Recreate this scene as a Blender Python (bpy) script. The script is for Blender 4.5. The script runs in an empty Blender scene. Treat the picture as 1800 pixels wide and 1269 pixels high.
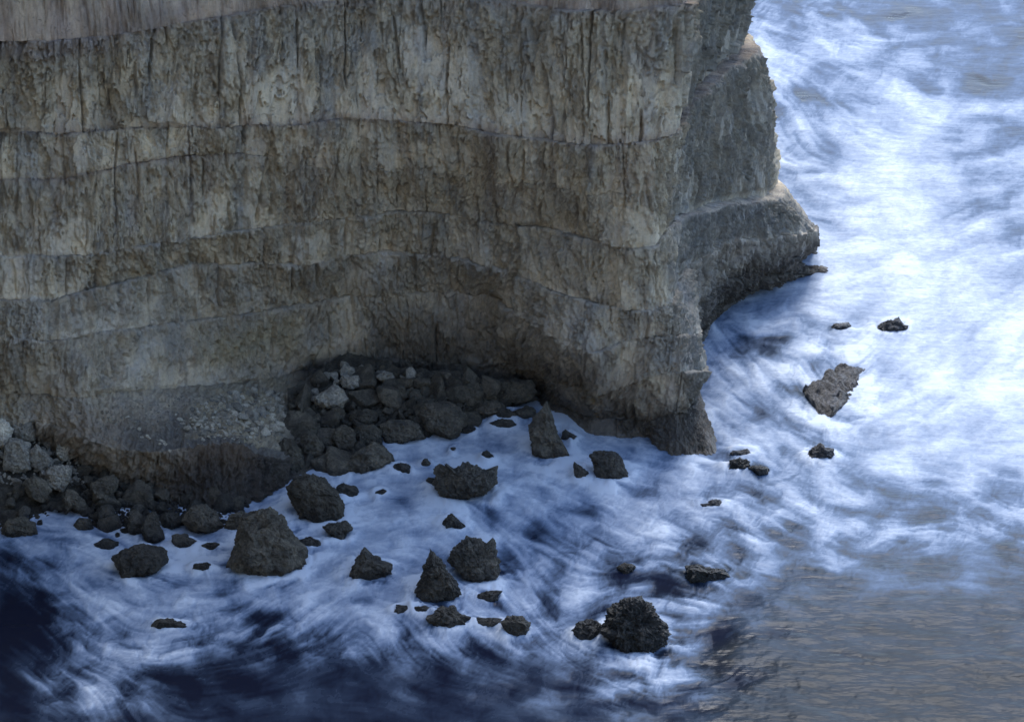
import bpy, math, random
import numpy as np
from mathutils import Vector

scene = bpy.context.scene
R = math.radians

# ------------------------------------------------------------------ camera
CAM_H = 75.0            # eye height above the sea, metres (on the opposite clifftop)
PITCH = 24.0            # degrees below the horizon
FOC = 4630.0            # focal length in photo pixels (photo 1800 x 1269)
cam_data = bpy.data.cameras.new("camera")
cam = bpy.data.objects.new("camera", cam_data)
scene.collection.objects.link(cam)
cam.location = (0, 0, CAM_H)
cam.rotation_euler = (R(90 - PITCH), 0, 0)
cam_data.sensor_fit = 'HORIZONTAL'
cam_data.angle = 2 * math.atan(900.0 / FOC)
cam_data.clip_start = 0.5
cam_data.clip_end = 20000
scene.camera = cam

# ------------------------------------------------------------------ sky, sun, exposure
SUN_EL, SUN_AZ = 54.0, 10.0      # hazy sun low behind the headland, a little right of the view
world = bpy.data.worlds.new("World")
scene.world = world
world.use_nodes = True
wn = world.node_tree.nodes; wl = world.node_tree.links
wn.clear()
sky = wn.new('ShaderNodeTexSky'); sky.sky_type = 'NISHITA'; sky.sun_disc = False
sky.sun_elevation = R(SUN_EL); sky.sun_rotation = R(SUN_AZ)
sky.altitude = 0; sky.air_density = 1.0; sky.dust_density = 1.2; sky.ozone_density = 2.8
bg = wn.new('ShaderNodeBackground'); bg.inputs['Strength'].default_value = 0.14
wo = wn.new('ShaderNodeOutputWorld')
wl.new(sky.outputs[0], bg.inputs['Color']); wl.new(bg.outputs[0], wo.inputs['Surface'])

sun_data = bpy.data.lights.new("sun", 'SUN')
sun_data.energy = 1.4; sun_data.angle = R(26); sun_data.color = (1.0, 0.98, 0.955)
sun = bpy.data.objects.new("sun", sun_data)
scene.collection.objects.link(sun)
sdir = Vector((math.sin(R(SUN_AZ)) * math.cos(R(SUN_EL)), math.cos(R(SUN_AZ)) * math.cos(R(SUN_EL)), math.sin(R(SUN_EL))))
sun.location = (60, 300, 160)
sun.rotation_euler = sdir.to_track_quat('Z', 'Y').to_euler()

scene.view_settings.view_transform = 'Standard'
scene.view_settings.look = 'None'
scene.view_settings.exposure = 1.8
scene.view_settings.gamma = 1.0
scene.view_settings.use_curve_mapping = False
scene.cycles.max_bounces = 6

rng = np.random.default_rng(11)
random.seed(11)
C = scene.collection

# ------------------------------------------------------------------ survey: photo pixel -> place
sp, cp = math.sin(R(PITCH)), math.cos(R(PITCH))
def ray(px, py):
    a = (np.asarray(px, float) - 900.0) / FOC
    b = (634.5 - np.asarray(py, float)) / FOC
    return a, cp + b * sp, -sp + b * cp       # x right, y forward, z up
def at_z(px, py, z=0.0):
    dx, dy, dz = ray(px, py)
    t = (z - CAM_H) / dz
    return np.stack([dx * t, dy * t, CAM_H + dz * t], -1)
def at_y(px, py, D):
    dx, dy, dz = ray(px, py)
    t = D / dy
    return np.stack([dx * t, dy * t, CAM_H + dz * t], -1)
def to_px(P):
    x, y, z = P[..., 0], P[..., 1], P[..., 2] - CAM_H
    dep = y * cp - z * sp
    up = y * sp + z * cp
    return 900 + FOC * x / dep, 634.5 - FOC * up / dep

# ------------------------------------------------------------------ noise
def _h(i, j, k, seed):
    n = (i.astype(np.uint32) * np.uint32(374761393) + j.astype(np.uint32) * np.uint32(668265263)
         + k.astype(np.uint32) * np.uint32(2147483647) + np.uint32((seed * 1274126177) & 0xffffffff))
    n = (n ^ (n >> np.uint32(13))) * np.uint32(1274126177)
    n = n ^ (n >> np.uint32(16))
    n = n * np.uint32(2246822519)
    return n ^ (n >> np.uint32(15))
def noise2(x, y, seed=0):
    xi = np.floor(x); yi = np.floor(y)
    fx = x - xi; fy = y - yi
    xi = xi.astype(np.int64); yi = yi.astype(np.int64)
    z = np.zeros_like(xi)
    u = fx * fx * fx * (fx * (fx * 6 - 15) + 10); v = fy * fy * fy * (fy * (fy * 6 - 15) + 10)
    out = 0
    for a in (0, 1):
        for b in (0, 1):
            g = _h(xi + a, yi + b, z, seed).astype(np.float64) * (2 * math.pi / 4294967296.0)
            d = np.cos(g) * (fx - a) + np.sin(g) * (fy - b)
            out = out + d * (u if a else 1 - u) * (v if b else 1 - v)
    return out * 1.5
def fbm2(x, y, seed=0, oct=4, gain=0.5, lac=2.03):
    s = 0; a = 1; t = 0
    for o in range(oct):
        s = s + a * noise2(x, y, seed + o * 17); t += a
        x, y = (x * 0.8 - y * 0.6) * lac + 3.7, (x * 0.6 + y * 0.8) * lac + 1.3
        a *= gain
    return s / t
def fbm_axis(x, y, seed=0, oct=4, gain=0.5, lac=2.03):     # keeps its axes (for vertical fluting)
    s = 0; a = 1; t = 0
    for o in range(oct):
        s = s + a * noise2(x + 5.3 * o, y + 2.1 * o, seed + o * 17); t += a
        x, y = x * lac, y * lac; a *= gain
    return s / t
def noise3(p, seed=0):
    pi = np.floor(p); f = p - pi; pi = pi.astype(np.int64)
    w = f * f * f * (f * (f * 6 - 15) + 10)
    out = 0
    for a in (0, 1):
        for b in (0, 1):
            for c in (0, 1):
                h = _h(pi[:, 0] + a, pi[:, 1] + b, pi[:, 2] + c, seed).astype(np.float64) / 2147483648.0 - 1
                out = out + h * (w[:, 0] if a else 1 - w[:, 0]) * (w[:, 1] if b else 1 - w[:, 1]) * (w[:, 2] if c else 1 - w[:, 2])
    return out
def fbm3(p, seed=0, oct=4, gain=0.5):
    s = 0; a = 1; t = 0
    rot = np.array([[0.8, 0.6, 0], [-0.48, 0.64, 0.6], [0.36, -0.48, 0.8]])
    for o in range(oct):
        s = s + a * noise3(p, seed + o * 13); t += a
        p = (p @ rot) * 2.03 + 1.7; a *= gain
    return s / t
def cell2(x, y, seed=0):                                   # distance to nearest point + its random id
    xi = np.floor(x).astype(np.int64); yi = np.floor(y).astype(np.int64)
    best = np.full(x.shape, 9.0); bid = np.zeros(x.shape)
    for a in (-1, 0, 1):
        for b in (-1, 0, 1):
            i = xi + a; j = yi + b
            h = _h(i, j, np.zeros_like(i), seed)
            ox = (h & np.uint32(1023)).astype(float) / 1023; oy = ((h >> np.uint32(10)) & np.uint32(1023)).astype(float) / 1023
            d = (i + ox - x) ** 2 + (j + oy - y) ** 2
            m = d < best
            best = np.where(m, d, best); bid = np.where(m, ((h >> np.uint32(20)) & np.uint32(1023)).astype(float) / 1023, bid)
    return np.sqrt(best), bid
def sstep(a, b, x):
    t = np.clip((x - a) / (b - a), 0, 1)
    return t * t * (3 - 2 * t)
def gsm(a, sig, axis=0):
    r = int(sig * 3) + 1
    k = np.exp(-0.5 * (np.arange(-r, r + 1) / sig) ** 2); k /= k.sum()
    pad = [(0, 0)] * a.ndim; pad[axis] = (r, r)
    b = np.pad(a, pad, mode='edge')
    return np.apply_along_axis(lambda m: np.convolve(m, k, mode='valid'), axis, b)

# ------------------------------------------------------------------ mesh and material helpers
def make_mesh(name, verts, faces, smooth=True, attrs=None):
    me = bpy.data.meshes.new(name)
    nv = len(verts); nf, k = faces.shape
    me.vertices.add(nv); me.loops.add(nf * k); me.polygons.add(nf)
    me.vertices.foreach_set('co', np.ascontiguousarray(verts, dtype=np.float32).ravel())
    me.loops.foreach_set('vertex_index', np.ascontiguousarray(faces, dtype=np.int32).ravel())
    me.polygons.foreach_set('loop_start', np.arange(0, nf * k, k, dtype=np.int32))
    me.update(calc_edges=True)
    me.polygons.foreach_set('use_smooth', np.full(nf, smooth))
    for an, av in (attrs or {}).items():
        if av.ndim == 1:
            at = me.attributes.new(an, 'FLOAT', 'POINT'); at.data.foreach_set('value', av.astype(np.float32))
        else:
            at = me.attributes.new(an, 'FLOAT_COLOR', 'POINT')
            at.data.foreach_set('color', np.concatenate([av, np.ones((len(av), 1))], 1).astype(np.float32).ravel())
    return me
def link(name, data, mat=None, parent=None, loc=None):
    o = bpy.data.objects.new(name, data); C.objects.link(o)
    if mat is not None and not data.materials: data.materials.append(mat)
    if parent is not None: o.parent = parent
    if loc is not None: o.location = loc
    return o
def tag(o, label=None, cat=None, group=None, kind=None):
    if label: o['label'] = label
    if cat: o['category'] = cat
    if group: o['group'] = group
    if kind: o['kind'] = kind
    return o
def grid_faces(nr, nc):
    i = np.arange(nr - 1)[:, None] * nc + np.arange(nc - 1)[None, :]
    return np.stack([i, i + 1, i + nc + 1, i + nc], -1).reshape(-1, 4)

class NT:
    def __init__(s, name):
        s.m = bpy.data.materials.new(name); s.m.use_nodes = True
        s.n = s.m.node_tree.nodes; s.l = s.m.node_tree.links; s.n.clear()
        s.out = s.n.new('ShaderNodeOutputMaterial'); s.b = s.n.new('ShaderNodeBsdfPrincipled')
        s.l.new(s.b.outputs[0], s.out.inputs['Surface'])
    def new(s, t, **kw):
        x = s.n.new(t)
        for k, v in kw.items(): setattr(x, k, v)
        return x
    def noise(s, vec, scale, detail=6, rough=0.6, dist=0.0):
        x = s.new('ShaderNodeTexNoise'); x.inputs['Scale'].default_value = scale; x.inputs['Detail'].default_value = detail
        x.inputs['Roughness'].default_value = rough; x.inputs['Distortion'].default_value = dist
        if vec is not None: s.l.new(vec, x.inputs['Vector'])
        return x.outputs['Fac']
    def mapping(s, vec, scale):
        x = s.new('ShaderNodeMapping'); x.inputs['Scale'].default_value = scale; s.l.new(vec, x.inputs['Vector']); return x.outputs[0]
    def ramp(s, fac, stops):
        x = s.new('ShaderNodeValToRGB'); e = x.color_ramp.elements
        while len(e) < len(stops): e.new(0.5)
        for el, (p, c) in zip(e, stops):
            el.position = p; el.color = (c, c, c, 1) if isinstance(c, (int, float)) else (*c, 1)
        s.l.new(fac, x.inputs['Fac']); return x.outputs['Color']
    def mix(s, a, b, fac, mode='MIX'):
        x = s.new('ShaderNodeMix', data_type='RGBA', blend_type=mode)
        for sock, v in ((x.inputs[0], fac), (x.inputs[6], a), (x.inputs[7], b)):
            if hasattr(v, 'links'): s.l.new(v, sock)
            else: sock.default_value = v if isinstance(v, (int, float)) else (*v, 1)
        return x.outputs[2]
    def math(s, op, a, b=0.0):
        x = s.new('ShaderNodeMath', operation=op)
        for sock, v in ((x.inputs[0], a), (x.inputs[1], b)):
            if hasattr(v, 'links'): s.l.new(v, sock)
            else: sock.default_value = v
        return x.outputs[0]
    def bump(s, h, strength, dist, prev=None):
        x = s.new('ShaderNodeBump'); x.inputs['Strength'].default_value = strength; x.inputs['Distance'].default_value = dist
        s.l.new(h, x.inputs['Height'])
        if prev is not None: s.l.new(prev, x.inputs['Normal'])
        return x.outputs[0]
    def attr(s, name, out='Fac'):
        x = s.new('ShaderNodeAttribute', attribute_name=name); return x.outputs[out]
    def set(s, **kw):
        for k, v in kw.items():
            sock = s.b.inputs[k.replace('_', ' ')]
            if hasattr(v, 'links'): s.l.new(v, sock)
            else: sock.default_value = v
        return s.m

def cliff_material():
    t = NT('limestone')
    pos = t.new('ShaderNodeNewGeometry').outputs['Position']
    col = t.attr('rock_colour', 'Color'); wet = t.attr('wet')
    speck = t.noise(pos, 5.0, 8, 0.7)
    streak = t.noise(t.mapping(pos, (1.0, 1.0, 0.10)), 2.2, 6, 0.65)
    blot = t.noise(pos, 0.55, 5, 0.6)
    c = t.mix(col, t.ramp(speck, [(0.28, 0.74), (0.50, 1.0), (0.75, 1.13)]), 1.0, 'MULTIPLY')
    c = t.mix(c, t.ramp(streak, [(0.32, (0.82, 0.81, 0.80)), (0.56, (1, 1, 1)), (0.75, (1.10, 1.06, 0.97))]), 0.9, 'MULTIPLY')
    c = t.mix(c, t.ramp(blot, [(0.35, (0.90, 0.92, 0.97)), (0.6, (1.08, 1.03, 0.94))]), 0.9, 'MULTIPLY')
    h = t.math('ADD', t.math('MULTIPLY', t.noise(t.mapping(pos, (1, 1, 0.35)), 3.2, 8, 0.68), 1.0), t.math('MULTIPLY', t.noise(pos, 11.0, 6, 0.7), 0.35))
    h = t.math('MULTIPLY', h, t.math('ADD', 0.30, t.math('MULTIPLY', t.attr('rough'), 0.9)))
    nb = t.bump(h, 1.0, 0.36)
    v = t.new('ShaderNodeTexVoronoi'); v.inputs['Scale'].default_value = 3.6
    wp = t.new('ShaderNodeVectorMath', operation='ADD'); t.l.new(pos, wp.inputs[0])
    nz = t.new('ShaderNodeTexNoise'); nz.inputs['Scale'].default_value = 2.4; t.l.new(pos, nz.inputs['Vector']); t.l.new(nz.outputs['Color'], wp.inputs[1])
    t.l.new(wp.outputs[0], v.inputs['Vector'])
    pit = t.ramp(v.outputs['Distance'], [(0.08, 0.0), (0.24, 1.0)])
    nb = t.bump(pit, 0.75, 0.14, nb)
    rough = t.ramp(wet, [(0.0, 0.93), (1.0, 0.5)])
    return t.set(Base_Color=c, Roughness=rough, Normal=nb, Specular_IOR_Level=0.25)

def rock_material(name, c0, c1, c2, rough=0.8, bump=1.0, spec=0.3, crust=0.0):
    t = NT(name)
    oi = t.new('ShaderNodeObjectInfo')
    tc = t.new('ShaderNodeTexCoord').outputs['Object']
    off = t.new('ShaderNodeVectorMath', operation='ADD'); t.l.new(tc, off.inputs[0])
    sc = t.new('ShaderNodeVectorMath', operation='SCALE'); sc.inputs[0].default_value = (37, 91, 53); t.l.new(oi.outputs['Random'], sc.inputs[3])
    t.l.new(sc.outputs[0], off.inputs[1]); pos = off.outputs[0]
    n1 = t.noise(pos, 1.1, 7, 0.62); n2 = t.noise(pos, 6.0, 8, 0.7)
    c = t.ramp(n1, [(0.3, c0), (0.52, c1), (0.72, c2)])
    c = t.mix(c, t.ramp(n2, [(0.3, 0.45), (0.52, 1.0), (0.75, 1.6)]), 1.0, 'MULTIPLY')
    c = t.mix(c, t.ramp(oi.outputs['Random'], [(0.0, 0.72), (1.0, 1.25)]), 1.0, 'MULTIPLY')
    if crust:
        cr = t.ramp(t.noise(pos, 9.0, 8, 0.75), [(0.60, 0.0), (0.70, crust)])
        c = t.mix(c, (0.30, 0.29, 0.26), cr)
    gz = t.new('ShaderNodeSeparateXYZ'); t.l.new(t.new('ShaderNodeNewGeometry').outputs['Position'], gz.inputs[0])
    tide = t.ramp(t.math('ADD', gz.outputs['Z'], t.math('MULTIPLY', n1, 0.5)), [(0.35, 1.0), (0.95, 0.0)])      # wet up to the wash line
    c = t.mix(c, (0.45, 0.45, 0.47), tide, 'MULTIPLY')
    h = t.math('ADD', t.noise(pos, 3.0, 9, 0.72), t.math('MULTIPLY', t.noise(pos, 14, 6, 0.7), 0.4))
    nb = t.bump(h, min(1.0, bump), 0.34)
    v = t.new('ShaderNodeTexVoronoi'); v.inputs['Scale'].default_value = 4.5; t.l.new(pos, v.inputs['Vector'])
    nb = t.bump(t.ramp(v.outputs['Distance'], [(0.1, 0.0), (0.3, 1.0)]), 0.6 * bump, 0.12, nb)
    return t.set(Base_Color=c, Roughness=t.math('SUBTRACT', t.ramp(n2, [(0.3, rough - 0.2), (0.7, rough)]), t.math('MULTIPLY', tide, 0.25)), Normal=nb, Specular_IOR_Level=spec)

def water_material():
    t = NT('sea_water')
    pos = t.new('ShaderNodeNewGeometry').outputs['Position']
    foam = t.attr('foam'); silt = t.attr('silt')
    fine = t.noise(pos, 1.6, 8, 0.7, 0.6)
    f = t.math('MULTIPLY', foam, t.math('ADD', 0.70, t.math('MULTIPLY', fine, 0.60)))
    fm = t.ramp(f, [(0.0, 0.0), (0.25, 0.14), (0.6, 0.66), (1.0, 1.0)])
    deep = t.mix((0.006, 0.008, 0.018), (0.013, 0.017, 0.021), silt)
    foamc = t.ramp(f, [(0.1, (0.10, 0.165, 0.27)), (0.5, (0.19, 0.255, 0.37)), (1.0, (0.42, 0.46, 0.515))])
    c = t.mix(deep, foamc, fm)
    rough = t.math('MAXIMUM', t.ramp(fm, [(0.0, 0.14), (0.5, 0.8), (1.0, 0.95)]), t.math('MULTIPLY', silt, 0.34))
    w1 = t.noise(t.mapping(pos, (0.55, 1.5, 1)), 0.60, 3, 0.50, 0.25)
    w2 = t.noise(t.mapping(pos, (0.6, 1.6, 1)), 2.1, 3, 0.5, 0.2)
    wv = t.math('MULTIPLY', t.math('ADD', w1, t.math('MULTIPLY', w2, 0.22)), t.math('ADD', 0.10, t.math('MULTIPLY', silt, 0.90)))
    nb = t.bump(wv, 0.34, 0.6)
    return t.set(Base_Color=c, Roughness=rough, Normal=nb, IOR=1.12)

MAT = {}
MAT['cliff'] = cliff_material()
MAT['water'] = water_material()
MAT['wet'] = rock_material('wet_dark_rock', (0.032, 0.031, 0.028), (0.064, 0.058, 0.047), (0.12, 0.106, 0.082), 0.75, 1.0, 0.35)
MAT['black'] = rock_material('barnacled_black_rock', (0.012, 0.013, 0.013), (0.026, 0.026, 0.024), (0.05, 0.048, 0.042), 0.62, 1.3, 0.5, 0.35)
MAT['slab'] = rock_material('grey_wet_slab', (0.035, 0.035, 0.037), (0.075, 0.074, 0.076), (0.17, 0.17, 0.165), 0.6, 1.2, 0.4)
MAT['boulder'] = rock_material('dark_limestone', (0.055, 0.050, 0.042), (0.100, 0.089, 0.069), (0.17, 0.148, 0.110), 0.9, 0.9, 0.2)
MAT['grey'] = rock_material('grey_limestone', (0.17, 0.16, 0.14), (0.27, 0.25, 0.205), (0.38, 0.345, 0.275), 0.92, 0.8, 0.2)
MAT['pale'] = rock_material('pale_limestone', (0.31, 0.28, 0.225), (0.44, 0.395, 0.31), (0.56, 0.51, 0.40), 0.92, 0.7, 0.2)

# ------------------------------------------------------------------ the cliff
# bedding planes and the foot of the cliff: (u, photo x, photo y, distance) ; u runs along the wall
LV = {
 'L1': [(-150,-150,82,156.5),(0,0,75,157),(200,200,65,157.5),(350,350,35,159),(500,500,12,161),(700,700,-8,162),(800,800,-4,161),(900,900,5,159),(1000,1000,20,157),(1100,1100,20,156.5),(1190,1214,6,157.5),(1240,1246,-14,161.5),(1320,1283,-45,170),(1400,1310,-60,179),(1450,1300,-90,195),(1550,1180,-110,220)],
 'L2': [(-150,-150,235,156.2),(0,0,232,157),(130,130,235,156.5),(200,200,228,157),(300,300,222,157.5),(390,390,227,157.5),(430,430,220,158),(530,530,218,158.6),(600,600,208,159.5),(700,700,213,159.5),(800,800,217,159),(860,860,235,157.5),(950,950,245,156.5),(1060,1060,256,155),(1100,1100,252,155),(1150,1150,246,155),(1190,1186,236,155.5),(1240,1208,180,161),(1320,1255,128,169.5),(1400,1310,92,178),(1450,1310,60,195),(1550,1180,20,220)],
 'L3': [(-150,-150,322,155.5),(0,0,318,155.8),(110,110,315,155.6),(200,200,295,156.5),(280,280,281,157),(340,340,275,157.5),(420,420,268,158),(530,530,290,159),(700,700,300,160.3),(860,860,310,159),(1000,1000,330,157),(1100,1100,340,155.3),(1150,1150,335,155.2),(1190,1176,312,156),(1240,1200,272,161.5),(1320,1268,235,171),(1400,1352,215,179.5),(1450,1350,190,195),(1550,1190,140,220)],
 'L4': [(-150,-150,452,153.5),(0,0,450,154),(100,100,450,154),(200,200,440,155),(300,300,425,156),(400,400,408,157.5),(520,520,392,160),(600,600,383,161),(700,700,372,162),(800,800,378,161.5),(870,870,390,160.5),(960,960,400,159),(1050,1050,425,156.5),(1100,1100,437,155.3),(1150,1150,432,155.3),(1190,1172,405,156.6),(1240,1196,378,162),(1320,1275,355,172),(1400,1360,343,181),(1450,1368,320,195),(1550,1200,250,220)],
 'L5': [(-150,-150,528,152.4),(0,0,525,152.5),(100,100,525,153),(200,200,500,155),(333,333,465,158),(450,450,464,159.5),(533,533,463,160.5),(640,640,447,162),(700,700,443,162.8),(800,800,458,162),(900,900,478,160.5),(1000,1000,520,157),(1100,1100,545,155),(1150,1150,545,155),(1190,1184,532,155.6),(1240,1200,472,162),(1320,1275,425,172),(1400,1425,408,181.5),(1450,1428,390,195),(1550,1200,350,220)],
 'L6': [(-150,-150,590,151.5),(0,0,588,151.5),(100,100,598,151.5),(200,200,580,154),(330,330,565,158),(450,450,547,161),(533,533,535,162.5),(640,640,518,164),(740,740,512,164.5),(860,860,520,163.5),(900,900,550,160.5),(960,960,580,158),(1000,1000,603,156),(1050,1050,618,154.8),(1100,1100,600,155),(1150,1150,592,155),(1190,1198,588,155),(1230,1224,590,158),(1260,1198,555,166),(1320,1265,500,175),(1400,1423,440,182),(1450,1428,425,195),(1550,1200,400,220)],
 'L7': [(-150,-150,700,152),(0,0,690,152),(60,60,690,152),(110,110,700,151),(150,150,700,150.5),(200,200,690,152),(300,300,685,156),(400,400,676,159),(500,500,664,162),(600,600,640,164.5),(700,700,630,165.2),(800,800,640,165.2),(900,900,640,163),(960,960,660,160),(1050,1050,690,157),(1100,1100,680,155.5),(1150,1150,660,154.5),(1200,1206,650,154.3),(1230,1241,652,157.5),(1260,1200,600,166),(1320,1262,530,175.5),(1400,1404,462,182.5),(1450,1410,445,195),(1550,1200,430,220)],
 'L8': [(-150,-150,745,151.5),(0,0,740,151),(90,90,745,150),(140,140,768,148.5),(200,205,788,147.5),(270,275,793,147.3),(350,355,785,148),(420,418,782,148.6),(480,480,806,149),(530,522,808,151.5),(560,556,752,157),(600,600,690,163),(700,700,668,165.7),(800,800,675,165.7),(900,900,685,164.3),(950,950,690,162.8),(1000,1000,715,160),(1040,1040,735,157.5),(1100,1100,735,156.5),(1150,1150,735,156),(1200,1198,718,155.5),(1230,1220,712,157.5),(1260,1200,630,167),(1320,1258,545,176),(1400,1398,478,183),(1450,1410,458,195),(1550,1200,450,220)],
 'B':  [(-150,-150,800,0),(0,0,800,0),(90,90,812,0),(150,150,842,0),(220,220,864,0),(330,330,888,0),(400,400,895,0),(440,440,882,0),(500,500,850,0),(530,532,826,0),(570,572,770,0),(620,620,715,0),(700,700,692,0),(800,800,692,0),(900,900,700,0),(950,950,706,0),(1000,1000,736,0),(1030,1030,762,0),(1100,1100,768,0),(1140,1142,766,0),(1160,1158,790,0),(1190,1190,801,0),(1230,1264,801,0),(1245,1246,745,0),(1260,1210,640,0),(1320,1254,558,0),(1360,1330,508,0),(1400,1432,482,0),(1412,1448,479,0),(1450,1440,455,0),(1550,1200,440,0)],
}
U = np.concatenate([np.arange(-150, 1190, 1.55), np.arange(1190, 1415, 0.65), np.arange(1415, 1551, 4.0)])
NU = len(U)
def level(name):
    a = np.array(LV[name], float)
    if name == 'B': P = at_z(a[:, 1], a[:, 2], 0.0)
    else: P = at_y(a[:, 1], a[:, 2], a[:, 3])
    fine = np.arange(-150, 1551, 1.0)
    q = np.stack([np.interp(fine, a[:, 0], P[:, i]) for i in range(3)], -1)
    q = gsm(q, 5.0)
    # back part rises with no photo survey: fine
    return np.stack([np.interp(U, fine, q[:, i]) for i in range(3)], -1)
names = ['B', 'L8', 'L7', 'L6', 'L5', 'L4', 'L3', 'L2', 'L1']
P = {n: level(n) for n in names}
# outward horizontal direction along the wall
def outward(q):
    t = np.gradient(gsm(q[:, :2], 12), axis=0)
    n = np.stack([t[:, 1], -t[:, 0]], -1)
    return n / np.linalg.norm(n, axis=1, keepdims=True)
N2 = outward(P['L4'])
_arc = np.concatenate([[0], np.cumsum(np.linalg.norm(np.diff(P['L4'][:, :2], axis=0), axis=1))])
for _i, _n in enumerate(names):
    if _n == 'B': continue
    P[_n][:, 2] += 0.08 * fbm2(_arc * 0.30, _arc * 0 + _i * 7.1, 201 + _i, 5, 0.65) + 0.06 * noise2(_arc * 2.2, _arc * 0 + _i * 3.3, 221 + _i)
    P[_n][:, :2] += N2 * (0.45 * fbm2(_arc * 0.22, _arc * 0 + _i * 0.55, 231, 3) )[:, None]
arc = np.concatenate([[0], np.cumsum(np.linalg.norm(np.diff(P['L4'][:, :2], axis=0), axis=1))])
flank = sstep(1180, 1300, U) * (1 - sstep(1410, 1440, U))
tip = sstep(1340, 1400, U)
def shift(q, d, dz=0.0):
    r = q.copy(); r[:, :2] += N2 * np.asarray(d)[:, None] if np.ndim(d) else N2 * d
    r[:, 2] += dz
    return r
wob = lambda s, f=0.35: noise2(arc * f, arc * 0 + s, s)
_step = {'L8': 0.0 * U, 'L7': 0.06 + 0 * U,
        'L6': 0.30 + 0.20 * wob(3) + 0.2 * flank, 'L5': 0.35 + 0.25 * wob(5), 'L4': 0.45 + 0.3 * wob(7) + 0.75 * flank,
        'L3': np.where(U < 430, 0.30, 0.30 * np.exp(-(np.clip(U - 430, 0, None) / 60) ** 2)) - 0.0,
        'L2': 0.40 + 0.25 * wob(9) + 0.9 * flank + 0.6 * tip, 'L1': (0.75 + 0.3 * wob(11)) * (0.45 + 0.55 * sstep(250, 600, U))}
step = {k: v * (0.75 if k == 'L1' else 0.55) * ((1 - flank) if k in ('L5', 'L6') else 1) + ((0.42 if k == 'L4' else 0.30) * flank if k in ('L2', 'L4') else 0) for k, v in _step.items()}
top = shift(P['L1'], -2.2); top[:, 2] = 44 + 1.2 * wob(21, 0.2)
top2 = shift(P['L1'], -5.5); top2[:, 2] = 70 + 1.5 * wob(23, 0.12)  # unseen upper cliff, height raised so its shadow covers the cove
deepB = shift(P['B'], 0.8); deepB[:, 2] = -3.0
foot = shift(P['B'], 0.15)

beds = []   # (lower row, upper row, rows, ledge width at its top)
order = ['L8', 'L7', 'L6', 'L5', 'L4', 'L3', 'L2', 'L1']
low = {n: shift(P[n], step[n] * 0.6) for n in order}      # lip of the bed below
upp = {n: shift(P[n], -step[n] * 0.4) for n in order}     # foot of the bed above
rowsB = [(deepB, foot, 8), (foot, low['L8'], 62), (upp['L8'], low['L7'], 58), (upp['L7'], low['L6'], 56), (upp['L6'], low['L5'], 50),
         (upp['L5'], low['L4'], 46), (upp['L4'], low['L3'], 62), (upp['L3'], low['L2'], 56), (upp['L2'], low['L1'], 112), (upp['L1'], top, 40), (top, top2, 8)]
rows = []; bed_id = []; s_in = []
for k, (a, b, n) in enumerate(rowsB):
    for i in range(n):
        s = i / (n - 1)
        rows.append(a + (b - a) * s); bed_id.append(k); s_in.append(s)
G = np.array(rows)                        # (NR, NU, 3)
bed_id = np.array(bed_id); s_in = np.array(s_in); NR = len(rows)
A = np.broadcast_to(arc[None, :], (NR, NU)); Z = G[..., 2]
UU = np.broadcast_to(U[None, :], (NR, NU))
UU0 = UU
BED = np.broadcast_to(bed_id[:, None], (NR, NU)); S = np.broadcast_to(s_in[:, None], (NR, NU))
# displacement direction
du = np.gradient(gsm(G, 6, 1), axis=1); dv = np.gradient(gsm(G, 4, 0), axis=0)
NN = np.cross(du, dv); NN /= np.linalg.norm(NN, axis=-1, keepdims=True) + 1e-9
VL = np.concatenate([np.zeros((1, NU)), np.cumsum(np.linalg.norm(np.diff(G, axis=0), axis=2), axis=0)], 0)
steep = 1 - sstep(0.40, 0.75, np.abs(gsm(NN[..., 2], 3, 0)))
wz = 0.18 * fbm2(A * 0.5, VL * 0.5, 33, 4)
ax = A + 0.30 * fbm2(A * 0.35, Z * 0.16, 31, 4, 0.55) + 0.05 * fbm2(A * 2.0, Z * 1.2, 35, 3)      # wandering flutes
zx = Z + wz
sh = np.where(BED == 7, 6, BED) * 41.7                                           # each bed breaks its own way
fl0 = fbm_axis(ax * 0.16 + sh * 0.1, Z * 0.05 + sh * 0.1, 39, 2, 0.5)
fl1 = fbm_axis(ax * 0.50 + sh, Z * 0.06 + sh, 41, 3, 0.55)
rid = 1 - np.abs(fbm_axis(ax * 1.05 + sh, zx * 0.10 + sh, 47, 4, 0.6)) * 2.4
fine = fbm_axis(ax * 2.6 + sh, zx * 0.40, 53, 4, 0.65)
grv = noise2(ax * 0.62 + sh * 1.3, zx * 0.05 + sh, 61)
grv_on = sstep(-0.05, 0.22, noise2(ax * 0.5 + sh, Z * 0.25, 67))
groove = np.clip(1 - np.abs(grv) / 0.07, 0, 1) ** 0.7 * grv_on
grv2 = noise2(ax * 1.9 + sh * 0.7, zx * 0.13 + sh, 71)
groove2 = np.clip(1 - np.abs(grv2) / 0.11, 0, 1) * sstep(0.0, 0.25, noise2(ax * 0.9, zx * 0.35 + sh, 73))
def slabs(f, g, seed, n, sharp):
    q = fbm2(ax * f + sh, zx * g + sh, seed, 6, 0.56) * n
    return np.floor(q) + sstep(0.0, sharp, q - np.floor(q)) - 0.25 * (q - np.floor(q))
terr = slabs(0.42, 0.15, 79, 4.5, 0.07)
terr2 = slabs(1.25, 0.45, 80, 3.6, 0.10)
rough3 = fbm2(A * 1.7, VL * 1.3, 83, 6, 0.66)
zfix = sstep(60, 130, UU0) * (1 - sstep(520, 560, UU0)) * (BED <= 2)
crag = 1 - np.abs(fbm2(A * 0.9 + 9, VL * 0.62, 85, 6, 0.62)) * 2.2
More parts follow.
